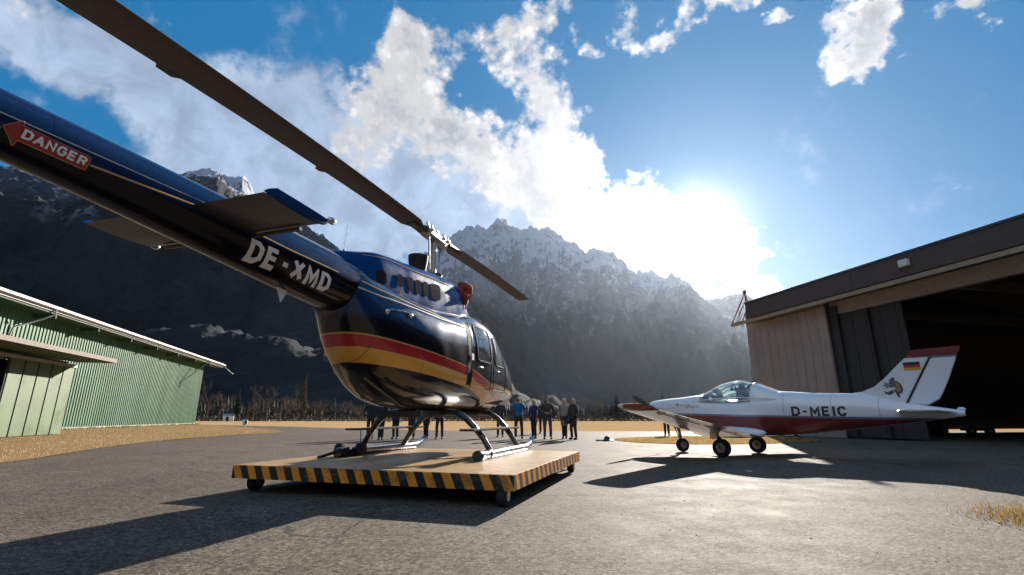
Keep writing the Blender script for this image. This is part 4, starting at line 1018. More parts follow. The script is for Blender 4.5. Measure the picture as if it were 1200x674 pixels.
# windscreen: two panes with a centre post
for sd in (1, -1):
    mb = MB(); Y = np.linspace(1.76, 2.82, 14); vs = []; fs = []; nt = 16
    for y in Y:
        zl = 1.27; n = float(body.nn(y)); zc = float(body.zc(y)); q = min(max((zl - zc) / (float(body.top(y)) - zc), .02), .98); th0 = math.asin(q ** (n / 2))
        for k in range(nt): 
            th = th0 + (math.pi / 2 - .015 - th0) * k / (nt - 1); p = body.pt(y, th, .006); vs.append((sd * p.x, p.y, p.z))
    for i in range(len(Y) - 1):
        for k in range(nt - 1): fs.append((i * nt + k, i * nt + k + 1, (i + 1) * nt + k + 1, (i + 1) * nt + k))
    mb.add(vs, fs).build('windscreen', MGLASS, heli, smooth=True)
# cabin inside
cb = MB(); cb.b2((-.5, -.1, .78), (.5, 2.3, .84)); cb.b2((-.52, -.12, .8), (.52, -.06, 2.0)); cb.build('cabin_floor', MSEAT, heli)
for sx in (-.3, .3):
    for y in (.05, 1.15):
        s_ = MB(); s_.box((sx, y + .25, 1.08), (.42, .46, .14)); s_.box((sx, y, 1.38), (.42, .12, .62)); s_.box((sx, y - .02, 1.78), (.24, .09, .18)); s_.build('seat', MSEAT, heli, bevel=.03)
pn = MB(); pn.box((0, 2.3, 1.22), (.7, .22, .34)); pn.build('instrument_panel', frame_m, heli, bevel=.03)
# handle rail on the fuselage side
for sd in (1, -1):
    hr = MB(); P = [(-2.02, 1.76), (-1.95, 1.79), (-1.75, 1.80), (-1.52, 1.795), (-1.42, 1.80)]
    hr.tube([(sd * (body.half(a, z) + .035), a, z) for a, z in P], .008, 6)
    for a, z in ((-2.02, 1.75), (-1.62, 1.775)): hr.ball((sd * (body.half(a, z) + .025), a, z), (.03, .036, .036), 10, 6)
    hr.build('grab_rail', MMETAL, fus, smooth=True)
# whip antenna, tail fittings, belly details
MB().tube([(0, -2.30, 2.40), (0, -2.30, 2.47)], [.03, .012], 8).build('antenna_base', MREDS, heli, smooth=True)
MB().tube([(0, -2.30, 2.46), (.0, -2.28, 2.80)], [.006, .003], 6).build('whip_antenna', MMETAL, heli, smooth=True)
vf = MB(); vf.add([(.012, -3.1, 1.78), (.012, -3.24, 1.79), (.008, -3.17, 1.64), (-.012, -3.1, 1.78), (-.012, -3.24, 1.79), (-.008, -3.17, 1.64)], [(0, 1, 2), (5, 4, 3), (0, 3, 4, 1), (1, 4, 5, 2), (2, 5, 3, 0)]); vf.build('blade_antenna', MWHITE, heli)
MB().tube([(0, .62, 2.27), (0, .62, 2.33)], [.05, .03], 10).build('roof_light', MREDS, heli, smooth=True)
bl = MB(); bl.tube([(.25, -2.05, .98), (.22, -1.2, .70), (.2, -.3, .65), (.2, 1.0, .655)], .018, 8); bl.tube([(.1, -1.9, .93), (.08, -1.5, .72)], .016, 8); bl.build('belly_pipe', MGREASE, heli, smooth=True)
bt = MB(); bt.b2((-.34, -.9, .56), (.34, 1.7, .645)); bt.b2((-.2, 1.9, .6), (.2, 2.2, .72)); bt.build('belly_beam', MSKID, heli, bevel=.02)
# horizontal stabiliser: two halves with a curved tip and light
def airfoil(c, t, n=14, camber=0.):
    P = []
    for i in range(n + 1):
        x = .5 * (1 - math.cos(math.pi * i / n)); yt = 5 * t * (.2969 * math.sqrt(x) - .126 * x - .3516 * x * x + .2843 * x ** 3 - .1036 * x ** 4); P.append((x, yt))
    up = [(x * c, y * c + camber * 4 * x * (1 - x) * c) for x, y in P]; lo = [(x * c, -y * c + camber * 4 * x * (1 - x) * c) for x, y in P[::-1]]
    return up + lo[1:-1]
def wing_mesh(sections, mb=None):
    """sections: (origin, chord, thickness, chord direction, thickness direction[, camber])"""
    mb = mb or MB(); rows = []
    for o_, c, t_, cd_, td, *cm in sections:
        A = airfoil(c, t_, camber=cm[0] if cm else 0.); rows.append([Vector(o_) + Vector(cd_) * x + Vector(td) * y for x, y in A])
    n = len(rows[0]); vs = [p for r_ in rows for p in r_]; fs = []
    for i in range(len(rows) - 1):
        for k in range(n): fs.append((i * n + k, i * n + (k + 1) % n, (i + 1) * n + (k + 1) % n, (i + 1) * n + k))
    fs += [tuple(range(n)), tuple((len(rows) - 1) * n + k for k in range(n))[::-1]]
    return mb.add(vs, fs)
MSTABU = simple('stabiliser_dark', (.030, .025, .022), .4, var=.15, scale=3, coat=.2)
for sd in (1, -1):
    st = wing_mesh([((sd * .10, -3.80, 2.09), .60, .085, (0, -1, 0), (0, 0, -1)), ((sd * .92, -3.80, 2.095), .60, .085, (0, -1, 0), (0, 0, -1))]).build('horizontal_stabilizer', MSTABU, heli, smooth=True, angle=60)
    tip = wing_mesh([((sd * .922, -3.76, 2.10), .65, .088, (0, -1, 0), (0, 0, -1)), ((sd * .945, -3.75, 2.11), .64, .10, (0, -1, .02), (sd * .5, 0, -.8)), ((sd * .962, -3.78, 2.13), .55, .05, (0, -1, .04), (sd, 0, -.3))]).build('tip_cap', MNAVY, st, smooth=True, angle=60)
    MB().ball((sd * .99, -3.76, 2.12), (.03, .05, .03)).build('position_light', MMETAL, st, smooth=True)
    MB().tube([(sd * .28, -3.83, 2.05), (sd * .75, -3.83, 2.055)], .018, 6).build('leading_edge_slat', MGREASE, st, smooth=True)
# tail fin, tail rotor
fn = wing_mesh([((0.02, -6.35, 2.15), .75, .10, (0, -1, 0), (1, 0, 0)), ((0.02, -6.85, 3.0), .45, .10, (0, -1, 0), (1, 0, 0))])
wing_mesh([((0.02, -6.35, 2.2), .75, .10, (0, -1, 0), (1, 0, 0)), ((0.02, -6.95, 1.55), .40, .10, (0, -1, 0), (1, 0, 0))], fn); fn.build('tail_fin', MBOOM, heli, smooth=True)
MB().lathe([(.03, -.30), (.07, -.28), (.07, -.16), (.03, -.10)], 14, 'X', (0, -6.55, 2.25)).build('tail_rotor_hub', MMETAL, heli, smooth=True)
for s_ in (1, -1): wing_mesh([((-.24, -6.55 + .065, 2.25 + s_ * .07), .13, .12, (0, -1, 0), (1, 0, 0)), ((-.24, -6.55 + .065 + s_ * .3, 2.25 + s_ * .76), .13, .10, (0, -1, 0), (1, 0, 0))]).build('tail_rotor_blade', MBLADE, heli, smooth=True)
# mast, hub, blades
HUBZ = 3.42
MB().tube([(0, -.05, 2.62), (0, -.06, 3.38)], .052, 14).build('rotor_mast', simple('mast_steel', (.42, .36, .29), .35, .6, var=.2), heli, smooth=True)
sw = MB(); sw.lathe([(.06, 2.72), (.15, 2.73), (.16, 2.78), (.06, 2.80)], 18, 'Z', (0, -.05, 0)); sw.build('swashplate', MGREASE, heli, smooth=True)
MB().tube([(.10, -.36, 2.78), (.10, -.42, 3.30)], .016, 8).build('pitch_link', MMETAL, heli, smooth=True)
MB().tube([(-.10, .34, 2.72), (-.10, .36, 3.44)], .018, 8).build('pitch_link', MMETAL, heli, smooth=True)
hb_ = MB(); hb_.box((0, -.05, HUBZ), (.20, .62, .11)); hb_.tube([(-.02, -.5, HUBZ), (-.02, .4, HUBZ)], .07, 12); hb_.tube([(0, -.05, HUBZ - .1), (0, -.05, HUBZ + .12)], .08, 12)
hub = hb_.build('rotor_hub', simple('hub_metal', (.40, .35, .28), .4, .6, var=.3, scale=14), heli, bevel=.02)
cb_ = MB()
for a in (-.42, -.27, .17, .32): cb_.tube([(-.11, a, HUBZ + .05), (.11, a, HUBZ + .05)], .03, 8); cb_.tube([(.06, a, HUBZ), (.06, a, HUBZ + .13)], .022, 8); cb_.ball((-.07, a, HUBZ + .10), .035, 8, 6)
cb_.tube([(-.13, .3, HUBZ - .03), (-.10, .36, HUBZ + .02)], .03, 8); cb_.tube([(.13, -.44, HUBZ - .04), (.10, -.42, HUBZ - .1)], .03, 8)
cb_.build('hub_bolts', MMETAL, hub, smooth=True)
def blade(sgn):
    """sgn -1: over the tail boom, +1: over the nose; both droop a little, the rear one is tipped down"""
    L_ = 5.40 if sgn < 0 else 5.1; secs = []; cx = .17
    zt = (lambda q: HUBZ + .005 * q - .006 * q * q) if sgn < 0 else (lambda q: HUBZ + .052 * q - .005 * q * q)
    for q in np.linspace(.42, L_, 26):
        ch = .20 if q < .7 else .345
        if sgn < 0: o_ = (cx, -q, zt(q)); cdv = (-1, 0, -.06)
        else: o_ = (-cx, q, zt(q)); cdv = (1, 0, -.06)
        if q < .7: o_ = (o_[0] * .6, o_[1], o_[2])
        secs.append((o_, ch, .115, cdv, (0, 0, 1)))
    bl_ = wing_mesh(secs).build('main_rotor_blade', MBLADE, heli, smooth=True, angle=60)
    gr = MB(); pl_ = MB(); ym = -.62 if sgn < 0 else .62
    gr.box((0, ym, zt(.62) + .0), (.17, .46, .09)); gr.box((0, ym * 1.45, zt(.9)), (.12, .3, .06)); gr.build('blade_grip', MGREASE, bl_, bevel=.02)
    for q0, q1 in ((4.38, 4.6), (2.55, 2.72)):
        xe = (cx - .345) if sgn < 0 else (-cx + .345); s2 = -1 if sgn < 0 else 1
        ztm = zt((q0 + q1) / 2) - .021; tb_ = MB()
        tb_.add([(xe - s2 * .02, s2 * q0, ztm), (xe - s2 * .02, s2 * q1, ztm), (xe + s2 * .04, s2 * (q1 - .04), ztm - .002), (xe + s2 * .04, s2 * (q0 + .05), ztm - .002)], [(0, 1, 2, 3)])
        tb_.add([(p[0], p[1], p[2] - .004) for p in tb_.v[:4]], [(3, 2, 1, 0)]); tb_.build('trim_tab', MBLADE, bl_, recalc=False)
blade(-1); blade(1)
# exhaust stack and red intake cover with its straps
es = MB(); es.lathe([(.115, 2.60), (.125, 2.68), (.145, 2.80), (.15, 2.88), (.135, 2.885), (.12, 2.80)], 20, 'Z', (.10, -.72, 0)); es.build('exhaust_stack', simple('burnt_metal', (.035, .026, .022), .7, .4, var=.4), heli, smooth=True)
ic = MB()
for i in range(26):
    t_ = rng.uniform(0, 6.28); ic.ball((.30 + .08 * math.cos(t_), .55 + rng.uniform(-.12, .13), 2.60 + .14 * math.sin(t_) + rng.uniform(-.03, .03)), tuple(rng.uniform(.045, .08, 3)), 9, 7)
ic.ball((.29, .55, 2.60), (.11, .14, .17), 14, 10); ic.build('intake_cover', MREDCOV, heli, smooth=True, merge=False)
ib_ = MB()
for i in range(9): ib_.tube([(.26 + rng.uniform(-.06, .06), .56 + rng.uniform(-.08, .1), 2.48), (.30 + rng.uniform(-.06, .08), .60 + rng.uniform(-.1, .14), 2.30 + rng.uniform(-.03, .05))], .014, 6)
ib_.build('cover_strap', simple('tan_strap', (.38, .30, .18), .8, var=.3), heli, smooth=True)
# landing gear
for sd in (1, -1):
    y0 = -.64; P = [(sd * 1.07, y0, .06), (sd * 1.07, .3, .06), (sd * 1.07, 1.55, .06), (sd * 1.07, 1.75, .085), (sd * 1.07, 1.90, .14), (sd * 1.07, 1.97, .19)]
    sk = MB().tube(P, [.06, .06, .06, .058, .05, .045], 14).build('landing_skid', MTUBE, heli, smooth=True)
    MB().b2((sd * 1.07 - .06, y0 + .02, .004), (sd * 1.07 + .06, 1.2, .022)).build('skid_shoe', MSKID, sk)
    MB().lathe([(.062, 0), (.075, .02), (.075, .14), (.062, .16)], 14, 'Y', (sd * 1.07, y0 - .03, .062)).build('end_cap', MSKID, sk, smooth=True)
    MB().lathe([(.062, 0), (.07, .02), (.07, .07), (.062, .09)], 14, 'Y', (sd * 1.07, -.28, .062)).build('tube_clamp', MSKID, sk, smooth=True)
    for nm, yy, yd in (('cross_tube', -.18, -.12), ('cross_tube', 1.16, 1.15)):
        Q = [(sd * .12, yy, .62), (sd * .38, yy, .635), (sd * .56, yy, .62), (sd * .70, yy, .54), (sd * .82, yy * .5 + yd * .5, .42), (sd * .95, yd, .26), (sd * 1.055, yd, .10)]
        MB().tube(Q, [.042, .044, .046, .046, .044, .042, .042], 12).build(nm, MSKID, heli, smooth=True)
    bs = MB(); bs.b2((sd * .90 - .11, -.62, .375), (sd * .90 + .11, 1.42, .405)); bs.build('boarding_step', simple('step_dark', (.06, .055, .055), .5, .4, var=.3), heli, bevel=.008)
# ground handling gear left on the rear of the far skid
gw_ = MB(); gw_.lathe([(.03, -.06), (.085, -.05), (.095, 0), (.085, .05), (.03, .06)], 16, 'X', (-1.20, -.42, .10)); gw_.lathe([(.03, -.06), (.085, -.05), (.095, 0), (.085, .05), (.03, .06)], 16, 'X', (-.93, -.30, .10))
gw_.tube([(-1.2, -.42, .1), (-.93, -.30, .1)], .02, 8); gw_.box((-1.07, -.5, .075), (.16, .30, .06)); gw_.tube([(-1.0, -.5, .12), (-1.12, -1.0, .03)], .022, 8); gw_.tube([(-1.07, -.1, .12), (-1.07, -.14, .40)], .008, 6)
gw_.build('handling_wheel', MTYRE, heli, smooth=True)
# ================================================================== AEROPLANE
PS = 1.0517; BE = .8303
plane = empty('light_aeroplane', (3.788, 13.821, .010), math.atan2(math.sin(BE), -math.cos(BE)) - math.pi / 2, 'white and red low wing aeroplane parked in front of the brown hangar', 'aeroplane')
plane.scale = (PS, PS, PS)
def plane_paint(name, stripe):
    m, t, b = newmat(name); co = objco(t); x, y, z = t.xyz(co); n = t.noise(co, 2.5, 5, .6)
    c = t.mix(t.ramp(n, .4, .8, 0, .3), (.78, .78, .78), (.68, .68, .67))
    if stripe:
        # red belly, dropping slightly to the tail, under a thin grey blue line
        lim = t.m('ADD', .905, t.m('MULTIPLY', y, .023))
        w = t.m('SUBTRACT', z, lim)
        c = t.mix(t.band(w, -.012, .028), c, (.16, .18, .27)); c = t.mix(t.m('MULTIPLY', t.m('LESS_THAN', w, -.012), t.m('LESS_THAN', y, -1.0)), c, (.20, .022, .018))
    if stripe:
        sm = None
        for q_ in (-.62, -1.47, -3.42, -4.25, -5.0):
            e_ = t.m('LESS_THAN', t.m('ABSOLUTE', t.m('SUBTRACT', y, q_)), .004); sm = e_ if sm is None else t.m('ADD', sm, e_)
        sm = t.m('ADD', sm, t.m('MULTIPLY', t.m('LESS_THAN', t.m('ABSOLUTE', t.m('SUBTRACT', z, 1.03)), .003), t.m('GREATER_THAN', y, -1.47)))
        c = t.mix(t.m('MULTIPLY', sm, .65), c, (.12, .12, .13))
        oil = t.m('MULTIPLY', t.ramp(z, .86, .62), t.ramp(t.noise(t.vm('MULTIPLY', co, (1, .25, 1)), 9., 5, .6), .45, .7, 0, .5)); c = t.mix(oil, c, (.06, .05, .045))
    setp(t, b, col=c, rough=t.ramp(n, .3, .7, .16, .28, False), spec=.5, coat=.7, coatrough=.08); return m
MPW = plane_paint('white_gloss', False); MPS = plane_paint('white_red_gloss', True)
MPR = simple('red_gloss', (.20, .026, .02), .25, var=.12, scale=3, coat=.6)
pf = Hull([(-.10, 1.20, .89, .19, 1.04, 2.2), (-.20, 1.225, .85, .25, 1.03, 2.4), (-.40, 1.25, .80, .33, 1.02, 2.6), (-1.0, 1.29, .68, .42, 1.0, 2.8), (-1.55, 1.33, .56, .48, .98, 2.8), (-1.7, 1.26, .53, .50, .97, 3.), (-2.4, 1.20, .46, .52, .95, 3.2),
           (-2.85, 1.28, .43, .51, .95, 3.), (-3.2, 1.36, .44, .465, .96, 2.6), (-4.0, 1.30, .53, .36, .95, 2.4), (-4.66, 1.265, .61, .28, .94, 2.2), (-5.3, 1.10, .70, .20, .92, 2.2), (-5.8, 1.0, .78, .12, .9, 2.), (-6.16, .93, .84, .04, .885, 2.)][::-1], 2.6)
pfus = pf.mesh(list(np.arange(-6.16, -.1, .07)) + [-.1], 56).build('fuselage', MPS, plane, smooth=True, angle=50)
cano = Hull([(-3.34, 1.33, 1.08, .40, 1.16, 2.2), (-3.1, 1.43, 1.08, .455, 1.16, 2.3), (-2.8, 1.55, 1.10, .49, 1.16, 2.3), (-2.45, 1.625, 1.10, .505, 1.16, 2.3), (-2.1, 1.58, 1.10, .50, 1.16, 2.3), (-1.8, 1.45, 1.10, .485, 1.16, 2.3), (-1.58, 1.335, 1.10, .455, 1.16, 2.3)], 2.3)
cano.mesh(list(np.linspace(-2.80, -1.58, 18)), 48, caps=False).build('canopy', glass_mat('canopy_glass', (.74, .9, .9), .03, .22), plane, smooth=True)
crear = cano.mesh(list(np.linspace(-3.34, -2.80, 10)), 48, caps=False).build('canopy_fairing', MPW, plane, smooth=True)
for y_ in (-2.80, -1.60):
    MB().tube([cano.pt(y_, th, .006) for th in np.linspace(.02, math.pi - .02, 26)], .014, 6).build('canopy_frame', MPW, plane, smooth=True)
MB().tube([cano.pt(y_, .12 if i else .12, .004) for i, y_ in enumerate(np.linspace(-3.3, -1.6, 20))], .010, 6).build('canopy_rail', MPW, plane, smooth=True)
MB().tube([cano.pt(y_, math.pi - .12, .004) for y_ in np.linspace(-3.3, -1.6, 20)], .010, 6).build('canopy_rail', MPW, plane, smooth=True)
for sx in (-.22, .22):
    sb = MB(); sb.box((sx, -2.52, 1.26), (.34, .12, .40)); sb.box((sx, -2.54, 1.48), (.2, .08, .14)); sb.build('seat', MSEAT, plane, bevel=.03)
    hs = MB(); hs.ball((sx - .10, -2.36, 1.43), .045, 8, 6); hs.ball((sx + .10, -2.36, 1.43), .045, 8, 6); hs.tube([(sx - .1, -2.36, 1.44), (sx - .07, -2.36, 1.53), (sx + .07, -2.36, 1.53), (sx + .1, -2.36, 1.44)], .014, 6); hs.build('headset', MDARK, plane, smooth=True)
MB().box((0, -1.75, 1.26), (.82, .14, .12)).build('instrument_panel', MDARK, plane, bevel=.02)
for y_ in (-1.92, -2.32):
    MB().lathe([(.032, -.006), (.045, 0), (.032, .006)], 14, 'X', (-cano.half(y_, 1.22) - .006, y_, 1.23)).build('air_scoop', MPW, plane, smooth=True)
# wings: straight taper, five degrees dihedral, red tips
def wsec(sx, q, te=0.):
    """q 0 root .. 1 tip"""
    x = .40 + (3.62 - .40) * q; ch = 1.46 + (.80 - 1.46) * q; z = .475 + .50 * q; yl = -1.50 - .20 * q
    return ((sx * x, yl, z), ch, .135 - .02 * q, (0, -1, -.045), (0, 0, 1), .018)
for sx in (-1, 1):
    secs = [wsec(sx, q) for q in np.linspace(0, 1, 9)]
    wg = wing_mesh(secs).build('wing', MPW, plane, smooth=True, angle=60)
    tipb = wsec(sx, 1.0)
    (ox, oy, oz), ch = tipb[0], tipb[1]
    tp = wing_mesh([((ox + sx * .002, oy, oz), ch, .118, (0, -1, -.045), (0, 0, 1), .018), ((ox + sx * .10, oy - .02, oz + .02), ch * .95, .13, (0, -1, -.03), (0, 0, 1), .02), ((ox + sx * .17, oy - .06, oz + .045), ch * .86, .11, (0, -1, -.01), (0, 0, 1), .02), ((ox + sx * .20, oy - .12, oz + .06), ch * .7, .05, (0, -1, 0.), (0, 0, 1), .02)]).build('wing_tip', MPR, wg, smooth=True, angle=60)
    MB().ball((ox + sx * .16, oy - .10, oz + .05), (.05, .08, .035)).build('navigation_light', simple('lamp_glass_white', (.7, .68, .6), .2), wg, smooth=True)
    # flap and aileron joints, tie-down ring and hinge fairings
    jn = MB()
    for qa, qb in ((.06, .5), (.53, .95)):
        A, B = wsec(sx, qa), wsec(sx, qb); P = []
        for S_ in (A, B): P.append(Vector(S_[0]) + Vector((0, -S_[1] * .76, -S_[1] * .045 * .76 - S_[1] * S_[2] * .22)))
        jn.tube(P, .006, 5)
    jn.build('flap_joint', MDARK, wg)
    for qa in (.2, .45, .7, .92):
        S_ = wsec(sx, qa); c = Vector(S_[0]) + Vector((0, -S_[1] * .8, -.055)); MB().box(c, (.02, .16, .04)).build('hinge_bracket', MPW, wg, bevel=.005)
    fr_ = MB(); fr_.ball((sx * .43, -2.2, .50), (.12, .85, .13), 14, 8); fr_.build('wing_root_fairing', MPW, wg, smooth=True)
# fin, rudder, tailplane
def slab(poly, t0, name, mat, parent, x=0.):
    n = len(poly); vs = [(x - t0, y, z) for y, z in poly] + [(x + t0, y, z) for y, z in poly]
    return MB().add(vs, [tuple(range(n)), tuple(range(n, 2 * n))[::-1]] + [(i, (i + 1) % n, n + (i + 1) % n, n + i) for i in range(n)]).build(name, mat, parent, bevel=.015)
FINL = [(-4.5, 1.262), (-4.75, 1.30), (-4.95, 1.385), (-5.12, 1.52), (-5.34, 1.74), (-5.50, 1.89), (-5.845, 1.885), (-5.36, 1.04), (-5.0, 1.1)]
fin = slab(FINL, .035, 'tail_fin', MPW, plane)
FINT = [(-5.505, 1.897), (-5.62, 2.02), (-6.30, 2.035), (-6.235, 1.89), (-5.85, 1.893)]
slab(FINT, .037, 'fin_cap', MPR, fin)
slab([(-5.51, 1.888), (-6.23, 1.881), (-6.225, 1.871), (-5.50, 1.876)], .0375, 'fin_line', simple('line_blue', (.16, .18, .27), .4), fin)
rud = slab([(-5.862, 1.855), (-6.215, 1.855), (-6.06, 1.50), (-5.92, 1.22), (-5.86, 1.13), (-5.70, 1.03), (-5.40, 1.045)], .03, 'rudder', MPW, plane)
slab([(-5.85, 1.86), (-5.862, 1.86), (-5.397, 1.04), (-5.382, 1.04)], .037, 'rudder_gap', MDARK, rud)
slab([(-5.42, 1.046), (-5.70, 1.032), (-5.86, 1.13), (-5.885, 1.12), (-5.71, 1.008), (-5.40, 1.025)], .032, 'rudder_gap', MDARK, rud)
for sx in (-1, 1):
    tl = wing_mesh([((sx * .08, -5.28, .905), .80, .10, (0, -1, 0), (0, 0, 1)), ((sx * 1.15, -5.42, .92), .62, .09, (0, -1, 0), (0, 0, 1))]).build('tailplane', MPW, plane, smooth=True, angle=60)
    wing_mesh([((sx * 1.152, -5.42, .92), .62, .09, (0, -1, 0), (0, 0, 1)), ((sx * 1.21, -5.47, .93), .5, .05, (0, -1, 0), (0, 0, 1))]).build('tailplane_tip', MPW, tl, smooth=True, angle=60)
    MB().tube([(sx * .1, -5.275, .905), (sx * 1.15, -5.415, .92)], .012, 6).build('leading_edge_strip', MPR, tl, smooth=True)
MB().ball((0, -6.12, .95), (.03, .06, .04)).build('tail_light', MPW, plane, smooth=True)
# spinner, propeller, intakes
MB().lathe([(.012, .10), (.05, .085), (.085, .045), (.105, .0), (.115, -.08)], 22, 'Y', (0, -.02, 1.045)).build('spinner', simple('spinner_grey', (.10, .10, .105), .3, .5), plane, smooth=True)
pa = math.atan2(1.31 - 1.045, -.665)
for k_, sg in enumerate((1, -1)):
    dx, dzp = math.cos(pa) * sg, math.sin(pa) * sg
    secs = []
    for q in np.linspace(.10, .80, 10):
        tw = .9 - .75 * (q / .8); ch = (.07 + .07 * math.sin(min(q / .55, 1) * math.pi * .8)) * (1 if q < .7 else 1 - (q - .7) * 5)
        perp = Vector((-dzp, 0, dx)); cdv = perp * math.cos(tw) + Vector((0, 1, 0)) * math.sin(tw); tdv = cdv.cross(Vector((dx, 0, dzp)))
        secs.append((Vector((dx * q, -.02, 1.045 + dzp * q)) - cdv * ch * .5, ch, .12, cdv, tdv))
    wing_mesh(secs).build('propeller_blade', simple('propeller_wood', (.035, .028, .022), .3, var=.2, coat=.6), plane, smooth=True)
for sx in (-.13, .13): MB().lathe([(.055, 0), (.05, .012)], 14, 'Y', (sx * 1.1, -.115, 1.12)).build('air_intake', MDARK, plane)
# letters, flag, emblem, script
MTXT = simple('dark_lettering', (.035, .03, .04), .45, var=.1)
text_on(pf, 'D-MEIC', lambda u, v: (-3.56 - .94 * u, .845 + .185 * v - .005 * u), -1, .006, 'lettering', MTXT, pfus, aspect=.80, stroke=.215, gap=.17)
text_on(pf, 'D-MEIC', lambda u, v: (-4.50 + .94 * u, .84 + .185 * v), 1, .006, 'lettering', MTXT, pfus, aspect=.80, stroke=.215, gap=.17)
squiggle(pf, [[(-.96, 1.10), (-1.04, 1.13), (-1.06, 1.09), (-1.02, 1.08), (-1.10, 1.115), (-1.14, 1.08), (-1.18, 1.11), (-1.22, 1.08), (-1.27, 1.115), (-1.30, 1.075), (-1.36, 1.10), (-1.40, 1.08)], [(-1.02, 1.15), (-1.06, 1.06)]], -1, .003, 'script_lettering', MTXT, pfus)
pf.patch([(-1.25, 1.045), (-1.62, 1.045), (-1.62, 1.057), (-1.25, 1.055)], -1, .004).build('script_underline', MTXT, pfus)
for sx in (-1, 1):
    fx = sx * .0385
    for i, (nm, cl) in enumerate((('flag_black_band', (.02, .02, .02)), ('flag_red_band', (.36, .03, .03)), ('flag_gold_band', (.62, .36, .03)))):
        z1 = 1.80 - i * .05; MB().add([(fx, -5.455, z1), (fx, -5.70, z1), (fx, -5.70, z1 - .05), (fx, -5.455, z1 - .05)], [(0, 1, 2, 3)] if sx < 0 else [(3, 2, 1, 0)]).build(nm, simple(nm, cl, .5, var=.08), fin, recalc=False)
    # round-backed painted emblem: brown body, grey wing strokes, dark legs
    def blob(name, pts, colr, k):
        x_ = sx * (.0385 + .0012 * k); n_ = len(pts)
        MB().add([(x_, -5.24 - py, 1.37 + pz) for py, pz in pts], [tuple(range(n_))]).build(name, simple(name, colr, .5, var=.35, scale=30), fin, recalc=False)
    el_ = lambda cx, cz, a, b, r0=0.: [(cx + a * math.cos(t_) * math.cos(r0) - b * math.sin(t_) * math.sin(r0), cz + a * math.cos(t_) * math.sin(r0) + b * math.sin(t_) * math.cos(r0)) for t_ in np.linspace(0, 6.28, 15)[:-1]]
    blob('emblem_outline', el_(.055, -.01, .085, .125, .35), (.05, .06, .04), 0); blob('emblem_body', el_(.05, -.005, .06, .10, .35), (.30, .19, .09), 1); blob('emblem_body', el_(.0, .06, .045, .085, .2), (.13, .12, .13), 2)
    blob('emblem_wing', [(-.02, .06), (-.15, .085), (-.11, .05), (-.17, .02), (-.10, .015), (-.14, -.03), (-.03, -.01)], (.20, .21, .27), 1); blob('emblem_face', el_(.0, -.03, .03, .028), (.6, .6, .62), 3)
    blob('emblem_leg', [(-.02, -.06), (-.10, -.10), (-.15, -.07), (-.13, -.13), (-.07, -.15), (.0, -.11)], (.06, .06, .07), 1); blob('emblem_leg', [(.02, -.08), (.05, -.20), (.08, -.19), (.07, -.09)], (.06, .06, .07), 1); blob('emblem_ear', [(-.01, .12), (.0, .17), (.05, .155), (.04, .11)], (.06, .05, .07), 3)
# undercarriage
MLEG = simple('gear_leg', (.22, .22, .22), .35, .7, var=.25)
MHUBW = simple('wheel_hub', (.42, .42, .40), .4, .6, var=.25)
def wheel(cx, cy, r, w, steer, leg_top, nm):
    g = MB(); M = Matrix.Rotation(steer, 3, 'Z')
    prof = [(r * .55, -w * .42), (r * .86, -w * .5), (r * .97, -w * .34), (r, 0), (r * .97, w * .34), (r * .86, w * .5), (r * .55, w * .42)]
    def rot(mb):
        mb.v = [tuple(M @ Vector(p) + Vector((cx, cy, r))) for p in mb.v]; return mb
    wl = rot(MB().lathe(prof, 26, 'X')).build(nm + '_wheel', MTYRE, plane, smooth=True)
    rot(MB().lathe([(r * .2, -w * .56), (r * .30, -w * .5), (r * .52, -w * .44), (r * .55, -w * .3), (r * .55, w * .3), (r * .52, w * .44), (r * .30, w * .5), (r * .2, w * .56)], 20, 'X')).build('rim', MHUBW, wl, smooth=True)
    lg = MB(); off = M @ Vector((w * .9, 0, 0)); a = Vector((cx, cy, r)) + off; mid = Vector((cx + off.x * .6, cy + .05, r + .16)); top = Vector(leg_top)
    lg.tube([Vector((cx, cy, r)), a], .03, 8); lg.tube([a, mid], .028, 8); lg.tube([mid, top], [.035, .045], 10); lg.tube([Vector((cx, cy, r)) - off, Vector((cx, cy, r))], .03, 8); lg.tube([Vector((cx, cy, r)) - off, mid], .024, 8)
    lg.tube([mid + Vector((0, .05, .0)), mid.lerp(top, .5) + Vector((0, .09, 0)), mid.lerp(top, .8)], .014, 6)
    lg.build(nm + '_strut', MLEG, plane, smooth=True)
wheel(-.93, -2.27, .19, .14, 0., (-.97, -2.17, .50), 'main_wheel'.replace('_wheel', '')); wheel(.93, -2.27, .19, .14, 0., (.97, -2.17, .50), 'main')
wheel(0, -.86, .165, .11, R(62), (0, -.74, .78), 'nose')
for sx in (-1, 1): MB().box((sx * 1.04, -2.17, .44), (.015, .16, .14)).build('gear_door', MPW, plane, bevel=.006)
MB().box((.10, -.70, .60), (.012, .2, .12)).build('gear_door', MPW, plane, bevel=.006)
ep = MB(); ep.tube([(-.15, -.62, .76), (-.16, -.68, .64), (-.16, -.80, .60)], .028, 8); ep.tube([(.0, -3.4, .47), (.0, -3.55, .40), (.0, -3.6, .40)], [.02, .01, .006], 6); ep.build('exhaust_pipe', MGREASE, plane, smooth=True)
MB().add([(-.01, -3.0, .44), (-.01, -3.22, .44), (-.008, -3.20, .36), (.01, -3.0, .44), (.01, -3.22, .44), (.008, -3.20, .36)], [(0, 1, 2), (5, 4, 3), (0, 3, 4, 1), (1, 4, 5, 2), (2, 5, 3, 0)]).build('belly_antenna', MPW, plane)
